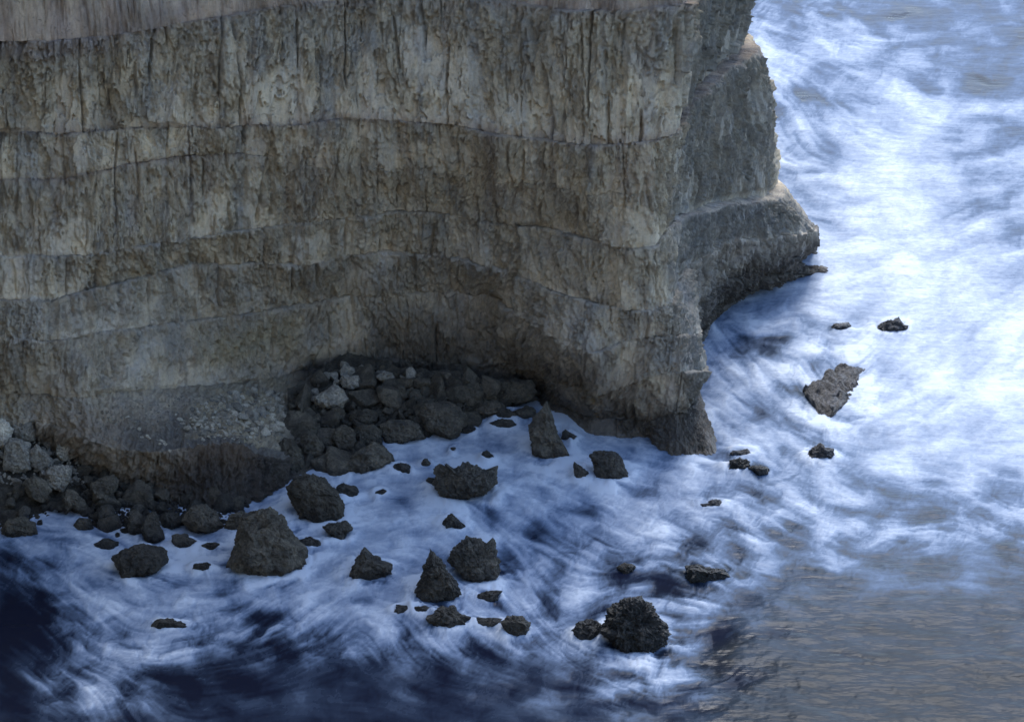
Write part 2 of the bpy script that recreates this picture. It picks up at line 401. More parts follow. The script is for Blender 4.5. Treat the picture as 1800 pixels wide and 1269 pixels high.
zone_r = sstep(-0.22, 0.22, fbm_axis(A * 0.30 + sh, Z * 0.16 + sh, 87, 5, 0.62) + np.where(BED == 8, 0.75, 0.30) * (S - 0.5) + 0.10)   # rough and smooth ground
zone_r = np.maximum(zone_r, zfix)
cd, cid = cell2(A * 1.9 + 0.6 * rough3, VL * 1.6 + 0.4 * rough3, 89)
pit = np.clip(1 - cd / (0.12 + 0.26 * cid), 0, 1) ** 0.6 * (cid > 0.45)
pit_on = sstep(-0.15, 0.30, fbm2(A * 0.25 + 3, Z * 0.3, 91, 3)) * (0.25 + 0.75 * zone_r)
cd2, cid2 = cell2(A * 4.0 + rough3, VL * 3.2, 97)
pit2 = np.clip(1 - cd2 / (0.15 + 0.30 * cid2), 0, 1) ** 0.7 * (cid2 > 0.4)
flute_amp = np.choose(BED, [0.2, 0.30, 0.30, 0.36, 0.38, 0.40, 0.46, 0.50, 0.72, 0.25, 0.3]) * (0.08 + 0.92 * steep)
flute_amp = flute_amp * (1 + 0.35 * flank * (BED >= 2)) * np.where(BED <= 1, 1 - 0.8 * sstep(1120, 1160, UU), 1)
chan = sstep(0.30, 0.36, noise2(ax * 0.55 + sh, Z * 0.035 + sh, 105) + 0.06 * fine) * sstep(-0.1, 0.1, noise2(A * 0.4, Z * 0.12 + sh, 107))
crag_amp = np.choose(BED, [0.8, 1.1, 1.0, 0.55, 0.75, 0.80, 0.55, 0.60, 0.38, 0.70, 0.3]) * (0.14 + 1.1 * zone_r)
smooth_wall = sstep(520, 640, UU) * (1 - sstep(900, 980, UU)) * ((BED == 3) | (BED == 2))
crag_amp = crag_amp * (1 - 0.55 * smooth_wall)
disp = 0.40 * fl0 * (BED > 0) + flute_amp * (0.50 * fl1 + 0.18 * (rid - 0.5) * (0.10 + 0.9 * zone_r) + 0.15 * fine * (0.12 + 0.9 * zone_r) - 0.85 * groove - 0.36 * groove2 * (0.3 + 0.7 * zone_r) - 0.60 * chan + 0.36 * terr) \
     + 0.13 * terr2 * (0.15 + 0.95 * zone_r) * (0.2 + 0.8 * steep) * (BED > 0) * (BED < 9) \
     + crag_amp * (0.26 * rough3 + 0.22 * (crag - 0.4)) - (0.32 * pit + 0.15 * pit2) * pit_on * np.where(BED >= 9, 0.3, 1.0)
disp += np.where((BED >= 3) & (BED <= 8), 0.05 * np.sin(np.pi * S) ** 0.6, 0)
# upper edges of beds are nibbled, seams are recessed
edge_n = fbm2(A * 0.8 + sh, Z * 0 + sh, 101, 5, 0.65)
seam3 = 1 - sstep(400, 460, UU)
lip = np.clip((S - 0.93) / 0.07, 0, 1) * (BED >= 3) * (BED <= 8) * np.where(BED == 6, seam3, 1)
disp -= lip ** 2 * np.clip(0.10 + 0.45 * edge_n, 0, 1)
foot_n = np.clip((0.035 - S) / 0.035, 0, 1) * (BED >= 4) * (BED <= 9) * np.where(BED == 7, seam3, 1)
disp -= foot_n ** 1.5 * np.clip(0.02 + 0.25 * edge_n, -0.05, 1)
# rows either side of a seam stay stitched: let displacement agree where beds meet
for k in range(len(rowsB) - 1):
    i = int(np.where(bed_id == k)[0][-1])
    if np.allclose(rowsB[k][1], rowsB[k + 1][0]):
        m = 0.5 * (disp[i] + disp[i + 1]); disp[i] = disp[i + 1] = m
G = G + NN * disp[..., None]
G[..., 2] += 0.10 * edge_n * (lip > 0)
# colours: warm grey-yellow limestone, blue-grey wash, brown seams, dark wet foot
def mixc(c, d, f): return c + (np.array(d) - c) * f[..., None]
col = np.zeros(G.shape) + np.array((0.525, 0.435, 0.303))
yel = sstep(-0.1, 0.35, fbm2(A * 0.22, Z * 0.25, 111, 4))
col = mixc(col, (0.560, 0.480, 0.345), np.clip(yel * 0.6 + 0.18 * (1 - zone_r), 0, 1) * 0.8)
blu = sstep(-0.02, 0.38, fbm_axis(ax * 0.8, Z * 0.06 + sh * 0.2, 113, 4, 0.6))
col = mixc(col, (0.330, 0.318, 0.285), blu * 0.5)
brn = sstep(0.05, 0.40, fbm_axis(ax * 0.5 + 50, Z * 0.08, 117, 4, 0.6))
col = mixc(col, (0.375, 0.290, 0.220), brn * 0.35)
fcol = sstep(1160, 1225, UU + 45 * fbm2(A * 0.5, Z * 0.25, 125, 4)) * (1 - sstep(1410, 1440, UU))
col = mixc(col, (0.205, 0.200, 0.178), fcol * 0.82)
col = mixc(col, (0.150, 0.152, 0.145), fcol * (BED <= 5) * 0.7)
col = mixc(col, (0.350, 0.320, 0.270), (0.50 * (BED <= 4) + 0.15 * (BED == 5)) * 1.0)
ledge = np.zeros((NR, NU))
for k in range(4, 10):
    w = np.where(BED == k, np.exp(-(S / 0.055) ** 2), 0) + np.where(BED == k - 1, np.exp(-((1 - S) / 0.05) ** 2), 0)
    if k == 7: w = w * seam3
    ledge = np.maximum(ledge, w)
pl = (BED == 4) | (BED == 5) | ((BED == 3) & (S > 0.5)) | ((BED == 6) & (S < 0.5))
col = mixc(col, (0.300, 0.225, 0.180), np.where(pl, 0, ledge * (0.42 + 0.4 * edge_n)))
col = mixc(col, (0.540, 0.480, 0.400), np.where(pl, ledge * (0.35 + 0.5 * edge_n), 0))
# the brown soft bed at the very top, lilac-grey on the left
tb = np.where(BED == 9, np.exp(-(S / 0.5) ** 2), 0)
col = mixc(col, (0.375, 0.288, 0.225), tb * (0.75 + 0.6 * edge_n))
tl = np.where(BED == 8, sstep(0.72, 0.9, S), 0) * (1 - sstep(120, 330, UU))
col = mixc(col, (0.375, 0.310, 0.262), tl * 0.8)
rim_light = flank * (np.where((BED == 5) | (BED == 4), np.exp(-((1 - S) / 0.06) ** 2), 0)) * (BED == 5)  # backlit highlight along the flank ledge, painted into the rock colour
col = mixc(col, (0.44, 0.41, 0.36), rim_light * 0.55)
# spur: dark weathered brown face, dark grit on its shelf
spn = 0.5 * fbm2(A * 0.35, Z * 0.5, 121, 4)
spur = sstep(215, 350, UU + 120 * spn) * (1 - sstep(500, 545, UU))
col = mixc(col, (0.115, 0.083, 0.060), np.where(BED <= 1, spur * 0.92, 0))
col = mixc(col, (0.27, 0.22, 0.165), np.where(BED <= 2, sstep(60, 120, UU) * (1 - sstep(200, 330, UU)), 0) * 0.6 * np.where(BED == 2, 1 - sstep(0.3, 0.9, S), 1))
grit = sstep(170, 240, UU + 80 * spn) * (1 - sstep(500, 545, UU)) * np.where(BED == 2, 1 - sstep(0.25, 0.75, S + 0.6 * spn), 0)
col = mixc(col, (0.125, 0.120, 0.112), grit * 0.85)
heapm = sstep(295, 350, UU + 60 * spn) * (1 - sstep(505, 535, UU)) * ((BED == 2) & (S > 0.10))
col = mixc(col, (0.40, 0.345, 0.245), heapm * 0.85)
ygl = sstep(330, 390, UU) * (1 - sstep(500, 540, UU)) * np.exp(-(((Z - 5.0) / 1.3) ** 2)) * (BED == 3)
col = mixc(col, (0.40, 0.335, 0.215), ygl * 0.9)
wetline = 1.9 + 1.0 * fbm2(A * 0.3, Z * 0.2, 119, 3) + 1.2 * flank + np.where(UU > 1150, 0.5, 0)
wet = 1 - sstep(wetline - 0.9, wetline + 1.6, Z)
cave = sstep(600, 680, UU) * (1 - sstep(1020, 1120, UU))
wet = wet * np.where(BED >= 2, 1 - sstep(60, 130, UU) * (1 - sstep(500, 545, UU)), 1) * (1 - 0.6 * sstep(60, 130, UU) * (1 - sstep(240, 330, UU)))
wet = np.maximum(wet, cave * (1 - sstep(2.6, 6.5, Z + 1.2 * rough3)) * 0.75)  # lower wall of the hollow darkened and smoothed to a higher line
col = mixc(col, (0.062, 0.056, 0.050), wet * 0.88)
lich = sstep(0.33, 0.45, fbm2(A * 1.3, Z * 1.3, 123, 4)) * (BED == 2) * sstep(1000, 1060, UU) * (1 - sstep(1130, 1170, UU))
col = mixc(col, (0.20, 0.13, 0.03), lich * 0.6)

NNAME = {0: 'rock_foot'}
cliff_root = bpy.data.objects.new('sea_cliff', None); C.objects.link(cliff_root)
cliff_root.location = (0, 160, 0)
tag(cliff_root, kind='structure')
bed_label = {0: 'submerged rock foot of the cliff', 1: 'dark wet foot of the cliff and brown face of the low spur',
             2: 'undercut wall behind the rubble and dark gritty spur shelf', 3: 'smooth blue grey wall of the hollow',
             4: 'pitted bed arching over the hollow', 5: 'pitted grey bed below the pale ledge', 6: 'ochre bed above the pale ledge',
             7: 'craggy bed under the long thin ledge', 8: 'tall fluted bed of pale buff limestone', 9: 'soft brown bed along the top of the picture'}
Goff = G - np.array((0, 160, 0))
for k in range(len(rowsB) - 1):
    i0 = int(np.where(bed_id == k)[0][0]); i1 = int(np.where(bed_id == k)[0][-1])
    if k < len(rowsB) - 2: i1 += 1                      # include the ledge up to the next bed's foot
    else: i1 = NR - 1
    sub = slice(i0, i1 + 1); nr = i1 + 1 - i0
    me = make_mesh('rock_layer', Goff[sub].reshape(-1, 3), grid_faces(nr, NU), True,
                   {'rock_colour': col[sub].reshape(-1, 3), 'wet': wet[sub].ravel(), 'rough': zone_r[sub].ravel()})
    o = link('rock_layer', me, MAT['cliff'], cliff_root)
    o['label'] = bed_label[k]
# plateau on top, running inland
tp = G[-1]; back = tp.copy(); back[:, 1] = np.maximum(tp[:, 1] + 5, 330); back[:, 0] = tp[:, 0] * 1.0; back[:, 2] = 73
idx = np.unique(np.concatenate([np.arange(0, NU, 6), [NU - 1]]))
lay = [tp[idx] + (back[idx] - tp[idx]) * s for s in np.linspace(0, 1, 12)]
V = np.array(lay); V[1:-1, :, 2] += 1.0 * fbm2(V[1:-1, :, 0] * 0.06, V[1:-1, :, 1] * 0.06, 131, 4)
gm = NT('clifftop_turf')
gp = gm.new('ShaderNodeNewGeometry').outputs['Position']
MAT['turf'] = gm.set(Base_Color=gm.ramp(gm.noise(gp, 0.6, 8, 0.7), [(0.3, (0.05, 0.06, 0.025)), (0.6, (0.12, 0.11, 0.06))]), Roughness=0.95,
                     Normal=gm.bump(gm.noise(gp, 3, 6, 0.7), 0.8, 0.3))
o = link('clifftop', make_mesh('clifftop', (V - np.array((0, 160, 0))).reshape(-1, 3), grid_faces(len(lay), len(idx))), MAT['turf'], cliff_root)

# ------------------------------------------------------------------ the shore the photographer stands on (unseen; left arm added to close the bay and block light)
poly = np.array([(-37.5, 157, 69), (-41, 148, 68), (-44, 125, 58), (-40, 85, 66), (-27, 42, 72), (-10, 10, 73.4), (-3, 2.2, 73.4), (4, 1.6, 73.4), (30, -6, 73), (80, -40, 70), (160, -110, 68)], float)
tt = np.linspace(0, len(poly) - 1, 420)
w = gsm(np.stack([np.interp(tt, np.arange(len(poly)), poly[:, i]) for i in range(3)], -1), 5)
tw = np.gradient(w[:, :2], axis=0); nw = np.stack([-tw[:, 1], tw[:, 0]], -1); nw /= np.linalg.norm(nw, axis=1, keepdims=True)
aw = np.concatenate([[0], np.cumsum(np.linalg.norm(np.diff(w[:, :2], axis=0), axis=1))])
hs = np.linspace(0, 1, 90); Wg = []
for h in hs:
    q = w.copy(); q[:, 2] = -3 + (w[:, 2] + 3) * h
    d = -1.6 * h + (0.9 * fbm2(aw * 0.25, q[:, 2] * 0.06, 141, 4) + 0.5 * np.sin(q[:, 2] * 0.8)) * min(1, (1 - h) * 8)
    q[:, :2] += nw * d[:, None]
    Wg.append(q)
Wg = np.array(Wg)
wcol = np.zeros(Wg.shape) + np.array((0.48, 0.415, 0.305))  # pale tone chosen so this unseen wall bounces warm light onto the cliff
head = link('headland', make_mesh('headland', Wg.reshape(-1, 3), grid_faces(len(hs), len(w)), True, {'rock_colour': wcol.reshape(-1, 3), 'wet': np.zeros(Wg.shape[0] * Wg.shape[1])}), MAT['cliff'])
tag(head, kind='structure')
tp = Wg[-1]; bk = tp.copy()
bk[:, 0] = tp[:, 0] * 0.2 - 190; bk[:, 1] = np.minimum(tp[:, 1], 400) * 1.2 - 70; bk[:, 2] = 72
lay = np.array([tp + (bk - tp) * s for s in np.linspace(0, 1, 8)])
tag(link('headland_top', make_mesh('headland_top', lay.reshape(-1, 3), grid_faces(8, len(w))), MAT['turf']), kind='structure')

# ------------------------------------------------------------------ the sea
STEP = 2.3
gx = np.arange(-260, 2060, STEP); gy = np.arange(-260, 1500, STEP)
PX, PY = np.meshgrid(gx, gy)
ny, nx = PX.shape
WP = at_z(PX, PY, 0.0)
# foam cover, read off every 100 px (rows from y=0, columns from x=0)
FOAM = np.array([
 # 0   1   2   3   4   5   6   7   8   9  10  11  12  13  14  15  16  17  18
 [ 0,  0,  0,  0,  0,  0,  0,  0,  0,  0,  0,  0,  0, 50, 46, 50, 44, 42, 42],  # 0
 [ 0,  0,  0,  0,  0,  0,  0,  0,  0,  0,  0,  0,  0, 80, 78, 66, 50, 46, 44],  # 100
 [ 0,  0,  0,  0,  0,  0,  0,  0,  0,  0,  0,  0,  0, 66, 58, 76, 80, 70, 52],  # 200
 [ 0,  0,  0,  0,  0,  0,  0,  0,  0,  0,  0,  0,  0, 86, 74, 86, 88, 70, 68],  # 300
 [ 0,  0,  0,  0,  0,  0,  0,  0,  0,  0,  0,  0,  0, 74, 70, 90, 92, 74, 60],  # 400
 [ 0,  0,  0,  0,  0,  0,  0,  0,  0,  0,  0, 60, 75, 85, 85, 92, 95, 92, 88],  # 500
 [60, 60, 60, 60, 60, 60, 60, 60, 60, 60, 60, 60, 78, 62, 66, 80, 92, 95, 95],  # 600
 [60, 60, 60, 60, 60, 70, 75, 80, 85, 92, 90, 75, 80, 72, 62, 80, 82, 92, 95],  # 700
 [60, 60, 60, 60, 60, 85, 92, 92, 88, 85, 92, 80, 70, 74, 62, 72, 78, 80, 80],  # 800
 [70, 80, 80, 75, 72, 85, 90, 87, 84, 80, 78, 76, 70, 60, 58, 64, 58, 62, 54],  # 900
 [40, 72, 85, 88, 86, 80, 87, 84, 80, 70, 64, 66, 56, 46, 36, 36, 34, 32, 30],  # 1000
 [12, 44, 66, 72, 56, 56, 74, 72, 62, 58, 64, 64, 54, 24, 14, 10,  9, 10, 12],  # 1100
 [ 8, 40, 58, 30, 20, 18, 14, 18, 22, 20, 26, 50, 45,  6,  4,  4,  4,  4,  5],  # 1200
 [ 8, 20, 32, 12, 10,  8,  8,  8, 10, 10, 12, 14,  6,  3,  3,  3,  3,  3,  3],  # 1300
], float) / 100
def coarse(M, px, py, s=100.0):
    fx = np.clip(px / s, 0, M.shape[1] - 1.001); fy = np.clip(py / s, 0, M.shape[0] - 1.001)
    i = fx.astype(int); j = fy.astype(int); a = fx - i; b = fy - j
    a = a * a * (3 - 2 * a); b = b * b * (3 - 2 * b)
    return (M[j, i] * (1 - a) + M[j, i + 1] * a) * (1 - b) + (M[j + 1, i] * (1 - a) + M[j + 1, i + 1] * a) * b
# direction of the drift (photo x, y, degrees down to the right)
FLOW = [(0,960,28),(80,1040,45),(150,1120,40),(230,1180,10),(330,1140,-12),(440,1080,-35),(520,1020,-25),(250,1000,22),(400,1000,5),(220,1240,60),
 (100,940,10),(300,930,-5),(600,1000,-20),(600,1100,-45),(660,1130,55),(740,1130,50),(560,1150,-30),(700,1040,20),(820,1040,35),(870,960,55),(920,1020,52),(960,1090,52),
 (1010,1140,35),(1100,1180,16),(1220,1190,-10),(1290,1150,-40),(1270,1090,-20),(1050,1060,-32),(1120,1010,-12),(1200,1010,28),(1260,1050,35),
 (950,930,35),(1050,950,30),(1100,900,28),(1200,880,24),(1300,930,30),(1000,860,22),(900,860,5),(700,890,-8),(600,870,-15),(700,800,-14),(800,770,-12),(950,780,30),(1020,760,35),
 (1150,830,12),(1250,830,10),(1280,740,35),(1350,760,32),(1400,740,38),(1300,650,55),(1260,600,60),(1350,560,-25),(1400,600,15),(1420,660,60),(1470,750,20),(1560,740,-15),(1650,690,-38),(1700,600,-40),
 (1550,640,-50),(1600,500,-25),(1500,450,-22),(1420,440,8),(1400,350,12),(1500,300,10),(1400,200,70),(1380,150,25),(1450,110,22),(1550,180,25),(1650,250,12),(1700,300,-5),(1780,350,-18),(1700,380,-28),(1600,400,-12),
 (1400,40,10),(1550,40,5),(1700,60,-10),(1780,150,8),(1400,830,25),(1500,850,28),(1600,850,15),(1700,900,20),(1500,980,15),(1600,960,-12),(1400,1000,12),(1500,1100,10),(1700,1050,8),(1400,1200,8),(1600,1200,6),(1750,1200,5),
 (800,1220,8),(600,1220,5),(400,1230,-8),(1000,1230,12),(450,900,-20),(480,880,-20)]
fx = np.zeros_like(PX); fy = np.zeros_like(PX); fw = np.zeros_like(PX) + 1e-9
sub = 6
px_s, py_s = PX[::sub, ::sub], PY[::sub, ::sub]
vx = np.zeros_like(px_s); vy = np.zeros_like(px_s); ww = np.zeros_like(px_s) + 1e-9
for (x, y, a) in FLOW:
    g = 1.0 / (((px_s - x) ** 2 + (py_s - y) ** 2) / 3600.0 + 0.35) ** 2
    vx += g * math.cos(R(a)); vy += g * math.sin(R(a)); ww += g
wa = 0.50 * fbm2(px_s / 120, py_s / 90, 151, 4, 0.6)         # eddies
ang = np.arctan2(vy, vx) + wa
def upsample(a):
    yy = np.clip(np.arange(ny) / sub, 0, a.shape[0] - 1.001); xx = np.clip(np.arange(nx) / sub, 0, a.shape[1] - 1.001)
    j = yy.astype(int)[:, None]; i = xx.astype(int)[None, :]; b = (yy - yy.astype(int))[:, None]; c = (xx - xx.astype(int))[None, :]
    return (a[j, i] * (1 - c) + a[j, i + 1] * c) * (1 - b) + (a[j + 1, i] * (1 - c) + a[j + 1, i + 1] * c) * b
VX = upsample(np.cos(ang)).astype(np.float32); VY = upsample(np.sin(ang)).astype(np.float32)
def samp(a, x, y):
    x = np.clip(x, 0, nx - 1.001); y = np.clip(y, 0, ny - 1.001)
    i = x.astype(np.int32); j = y.astype(np.int32)
    b = x - i; c = y - j
    k = j * nx + i; f = a.ravel()
    return (f[k] * (1 - b) + f[k + 1] * b) * (1 - c) + (f[k + nx] * (1 - b) + f[k + nx + 1] * b) * c
JX, JY = np.meshgrid(np.arange(nx, dtype=np.float32), np.arange(ny, dtype=np.float32))
def lic(textures, steps, h=1.3):
    acc = [t.copy() for t in textures]; n = 1.0
    for sgn in (1, -1):
        x = JX.copy(); y = JY.copy()
        for s in range(steps):
            i = np.clip(x, 0, nx - 1).astype(np.int32); j = np.clip(y, 0, ny - 1).astype(np.int32); k = j * nx + i
            x = x + sgn * h * VX.ravel()[k]; y = y + sgn * h * VY.ravel()[k]
            wgt = 1 - s / steps
            for q, t in enumerate(textures): acc[q] += wgt * samp(t, x, y)
            n += wgt
    return [a / n for a in acc]
wn1 = rng.standard_normal((ny, nx)).astype(np.float32)
wn2 = fbm2(PX / 9.0, PY / 9.0, 161, 2).astype(np.float32)
wn3 = fbm2(PX / 34.0, PY / 26.0, 163, 4, 0.6).astype(np.float32)
l1, l2 = lic([wn1, wn2], 26)
l3, = lic([wn3], 20, 1.6)
nrm = lambda a: (a - a.mean()) / a.std()
l1, l2, l3 = nrm(l1), nrm(l2), nrm(l3)
big = fbm2(PX / 150.0, PY / 110.0, 167, 4)
dens = coarse(FOAM, PX, PY)
wxp = 30 * fbm2(PX / 60, PY / 50, 173, 3); wyp = 24 * fbm2(PX / 60 + 9, PY / 50, 175, 3)
cloud = nrm(fbm2((PX + wxp) / 62.0, (PY + wyp) / 42.0, 169, 6, 0.58))
curl = nrm(1 - np.abs(fbm2((PX + 2 * wxp) / 46.0, (PY + 2 * wyp) / 34.0, 177, 5, 0.6)))
lc, lc2 = lic([cloud.astype(np.float32), curl.astype(np.float32)], 11, 1.5)
fil0 = nrm(1 - np.abs(fbm2((PX + 1.6 * wxp) / 24.0, (PY + 1.6 * wyp) / 17.0, 179, 4, 0.6))) 
fil, = lic([fil0.astype(np.float32)], 9, 1.4)
fil = nrm(fil); fil = np.sign(fil) * np.abs(fil) ** 1.3
lc, lc2 = nrm(lc), nrm(lc2)
lace = nrm(1 - np.abs(fbm2((PX + 1.2 * wxp) / 15.0, (PY + 1.2 * wyp) / 11.0, 183, 4, 0.62)))
tex = 0.17 * l1 + 0.07 * l2 + 0.14 * l3 + 0.50 * lc + 0.28 * lc2 + 0.40 * cloud + 0.14 * fil + 0.18 * curl + 0.16 * lace
amp = 0.10 + 0.34 * dens * (1.15 - dens) * 2.0
calm = 1 - 0.25 * sstep(1200, 1450, PX) - 0.25 * sstep(1420, 1600, PX) * (1 - sstep(780, 950, PY))
foam = dens * 0.96 + calm * (0.02 + 0.155 * (1 - np.abs(2 * dens - 1.05)) + 0.055 * dens) * tex + 0.22 * big * dens

# ------------------------------------------------------------------ rocks in the surf: photo outline, real depth
def ico(n):
    import bmesh
    bm = bmesh.new(); bmesh.ops.create_icosphere(bm, subdivisions=n, radius=1.0)
    v = np.array([x.co[:] for x in bm.verts]); f = np.array([[q.index for q in p.verts] for p in bm.faces])
    bm.free(); return v, f
ICO = {n: ico(n) for n in (3, 4, 5, 6)}
RIGHT = np.array((1, 0, 0.)); UPV = np.array((0, sp, cp)); FWD = np.array((0, cp, -sp))
def carve(d, seed, blocky=0.8):
    """unit rock: a rounded polytope cut by random planes"""
    r = np.random.default_rng(seed)
    n = r.standard_normal((11, 3)); n /= np.linalg.norm(n, axis=1, keepdims=True)
    h = r.uniform(0.48, 0.92, 11)
    q = np.clip(d @ n.T, 0.05, None) / h
    return np.clip(1.0 / (np.sum(q ** 50, 1) ** (1 / 50.0)), 0.5, 1.2)
def rock_from_outline(poly, seed, depth=0.9, jag=1.0, res=5, z=0.0, sink=0.12, back=0.35):
    poly = np.array(poly, float)
    x0, y0 = poly.min(0); x1, y1 = poly.max(0)
    cx, cy = 0.5 * (x0 + x1), 0.5 * (y0 + y1)
    base = at_z(np.array(cx), np.array(y1 - 0.06 * (y1 - y0)), z)
    slant = math.hypot(base[1], CAM_H - base[2]); m = slant / FOC       # metres per pixel here
    hw = 0.5 * (x1 - x0) * m; hh = 0.5 * (y1 - y0) * m
    dh = depth * min(hw, 1.5 * hh + 0.2)
    D = base[1] + back * dh
    cen = at_y(np.array(cx), np.array(cy), D)
    m = math.hypot(D, CAM_H - cen[2]) / FOC
    rel = np.stack([(poly[:, 0] - cx) * m, -(poly[:, 1] - cy) * m], -1)
    rel[:, 1] = np.where(rel[:, 1] < -0.3 * hh, rel[:, 1] - sink * hh * 2, rel[:, 1])
    # dense outline -> radius by angle
    dp = np.concatenate([rel[i] + (rel[(i + 1) % len(rel)] - rel[i]) * np.linspace(0, 1, 24, endpoint=False)[:, None] for i in range(len(rel))])
    an = np.arctan2(dp[:, 1], dp[:, 0]); rr = np.hypot(dp[:, 0], dp[:, 1]); o = np.argsort(an); an, rr = an[o], rr[o]
    an = np.concatenate([an - 2 * math.pi, an, an + 2 * math.pi]); rr = np.concatenate([rr, rr, rr])
    v, f = ICO[res]
    a, b, c = v[:, 0], v[:, 1], v[:, 2]
    th = np.arctan2(b, a); mm = np.hypot(a, b)
    rad = np.interp(th, an, rr) * mm ** 0.72
    cc = np.sign(c) * np.abs(c) ** 0.9 * dh
    fac = carve(v, seed + 5)
    cc = cc * (0.30 + 0.8 * fac); rad = rad * (0.80 + 0.24 * carve(v, seed + 77))
    loc = np.stack([np.cos(th) * rad, np.sin(th) * rad, cc], -1)
    size = max(hw, hh)
    nv = loc / (np.linalg.norm(loc, axis=1, keepdims=True) + 1e-9)
    p = loc / size
    rid = 1 - np.abs(fbm3(p * 2.3 + seed, seed, 4, 0.55)) * 2.6
    d = 0.11 * (rid - 0.45) + (0.05 + 0.10 * jag) * fbm3(p * 4.5 + seed * 2, seed + 3, 5, 0.66)
    d = d + 0.045 * jag * (1 - np.abs(fbm3(p * 8.5 + seed, seed + 31, 3, 0.6)) * 2.4 - 0.4)
    cr = np.clip(1 - np.abs(noise3(p * 1.7 + 7.7 * seed, seed + 9)) / 0.07, 0, 1)
    d = d - 0.07 * cr
    spike = np.clip(noise3(p * 7.5 + seed, seed + 21), 0.15, 1) - 0.15
    d = d + 0.05 * jag * spike * (nv[:, 1] > -0.3)
    loc = loc + nv * (d * size)[:, None]
    W = loc[:, :1] * RIGHT + loc[:, 1:2] * UPV + loc[:, 2:] * FWD
    return W, f, cen, hw
water_hits = []
def surf_rock(label, poly, seed, mat='wet', depth=0.9, jag=1.0, res=5, name='boulder', cat='boulder', group=None, halo=1.0, sink=0.12, low=0.0):
    W, f, cen, hw = rock_from_outline(poly, seed, depth, jag, res, sink=sink)
    me = make_mesh(name, W, f, False)
    cen = cen - np.array((0, 0, low))
    o = link(name, me, MAT[mat], loc=cen)
    tag(o, label, cat, group)
    poly = np.array(poly, float); x0, y0 = poly.min(0); x1, y1 = poly.max(0)
    water_hits.append((0.5 * (x0 + x1), y1 - 0.18 * (y1 - y0), 0.55 * (x1 - x0), max(6, 0.30 * (y1 - y0)), halo))
    return o
def blob(x0, y0, x1, y1, seed, peak=0.5, jag=0.30):
    """a rough low outline for a small rock of the given extent"""
    r = np.random.default_rng(seed); n = 11; pts = []
    for i in range(n):
        a = math.pi * 2 * i / n
        k = 1 + r.uniform(-jag, jag)
        x = math.cos(a); y = math.sin(a)
        if y > 0: x += (peak - 0.5) * 1.2 * y
        pts.append((0.5 * (x0 + x1) + 0.5 * (x1 - x0) * x * k, 0.5 * (y0 + y1) - 0.5 * (y1 - y0) * y * k))
    return pts

surf_rock('largest pale-topped trapezoid boulder standing in foam before the dark spur', [(395,985),(405,965),(415,950),(420,920),(428,905),(450,898),(475,895),(490,905),(505,930),(518,950),(530,960),(531,985),(500,997),(460,1000),(420,998)], 1, 'boulder', 0.9, 0.5, 6)
surf_rock('big rounded boulder touching the right end of the dark spur', [(500,856),(520,838),(548,835),(570,845),(590,865),(603,885),(606,900),(595,914),(560,915),(530,897),(510,876)], 2, 'boulder', 1.0, 0.5, 6)
surf_rock('blocky two-lobed black rock with a flat jagged top in mid cove', [(770,850),(772,825),(785,815),(795,829),(815,819),(840,822),(850,828),(868,821),(872,850),(850,862),(820,872),(805,880),(785,876),(772,865)], 3, 'wet', 0.8, 1.1, 6)
surf_rock('broad rock with a notched twin-peaked top, behind the pointed one', [(788,985),(795,965),(810,955),(820,945),(845,946),(855,957),(868,943),(874,965),(875,1000),(862,1020),(845,1024),(815,1006)], 4, 'wet', 0.9, 1.0, 6)
surf_rock('pointed craggy rock with a hooked tip, left of the twin-peaked one', [(730,1030),(742,1010),(745,995),(755,986),(758,973),(775,985),(785,1005),(800,1020),(806,1030),(790,1045),(760,1057),(735,1058)], 5, 'wet', 0.85, 1.1, 6)
surf_rock('small pyramid-shaped rock with a low shoulder on its right', [(610,1005),(625,985),(640,961),(655,975),(668,985),(685,990),(687,1000),(665,1011),(640,1020),(615,1018)], 6, 'wet', 0.9, 0.9, 5)
surf_rock('flat-topped dark rock leaning left, alone in foam on the far left', [(203,978),(230,965),(255,960),(285,965),(292,985),(275,998),(245,1005),(228,1017),(212,1012),(214,998)], 7, 'wet', 0.9, 0.9, 5)
surf_rock('long wedge boulder lying in foam at the edge of the rubble', [(602,815),(625,795),(655,780),(670,785),(690,800),(692,812),(665,822),(635,830),(612,823)], 8, 'boulder', 1.0, 0.6, 5)
surf_rock('tall fin of dark rock in the foam at the mouth of the cave', [(930,748),(945,730),(962,711),(972,735),(983,768),(1005,795),(995,804),(960,796),(935,788),(930,765)], 9, 'boulder', 0.7, 0.4, 6)
surf_rock('square-shouldered dark rock below the cliff corner', [(1035,798),(1050,791),(1080,795),(1095,812),(1105,830),(1095,842),(1060,846),(1045,836),(1042,812)], 10, 'wet', 0.9, 0.7, 5)
surf_rock('small sharp fin of rock just left of the square-shouldered one', [(1009,811),(1022,821),(1034,830),(1030,843),(1010,846)], 11, 'wet', 0.8, 0.5, 4)
surf_rock('big round black rock crusted with barnacles, nearest the open water', [(1058,1105),(1070,1090),(1085,1065),(1105,1055),(1125,1052),(1145,1065),(1155,1090),(1168,1110),(1160,1130),(1140,1142),(1110,1139),(1080,1126)], 12, 'black', 0.95, 1.5, 6, halo=0.8)
surf_rock('lump of black rock beside the big barnacled one', [(1007,1108),(1018,1092),(1040,1088),(1056,1097),(1057,1110),(1045,1122),(1022,1125),(1010,1118)], 13, 'black', 0.95, 1.3, 5)
surf_rock('jagged low ridge of rock awash below the pointed rock', [(752,1085),(765,1075),(778,1068),(788,1072),(797,1066),(808,1078),(826,1084),(824,1098),(800,1104),(770,1098)], 14, 'wet', 0.8, 1.4, 5)
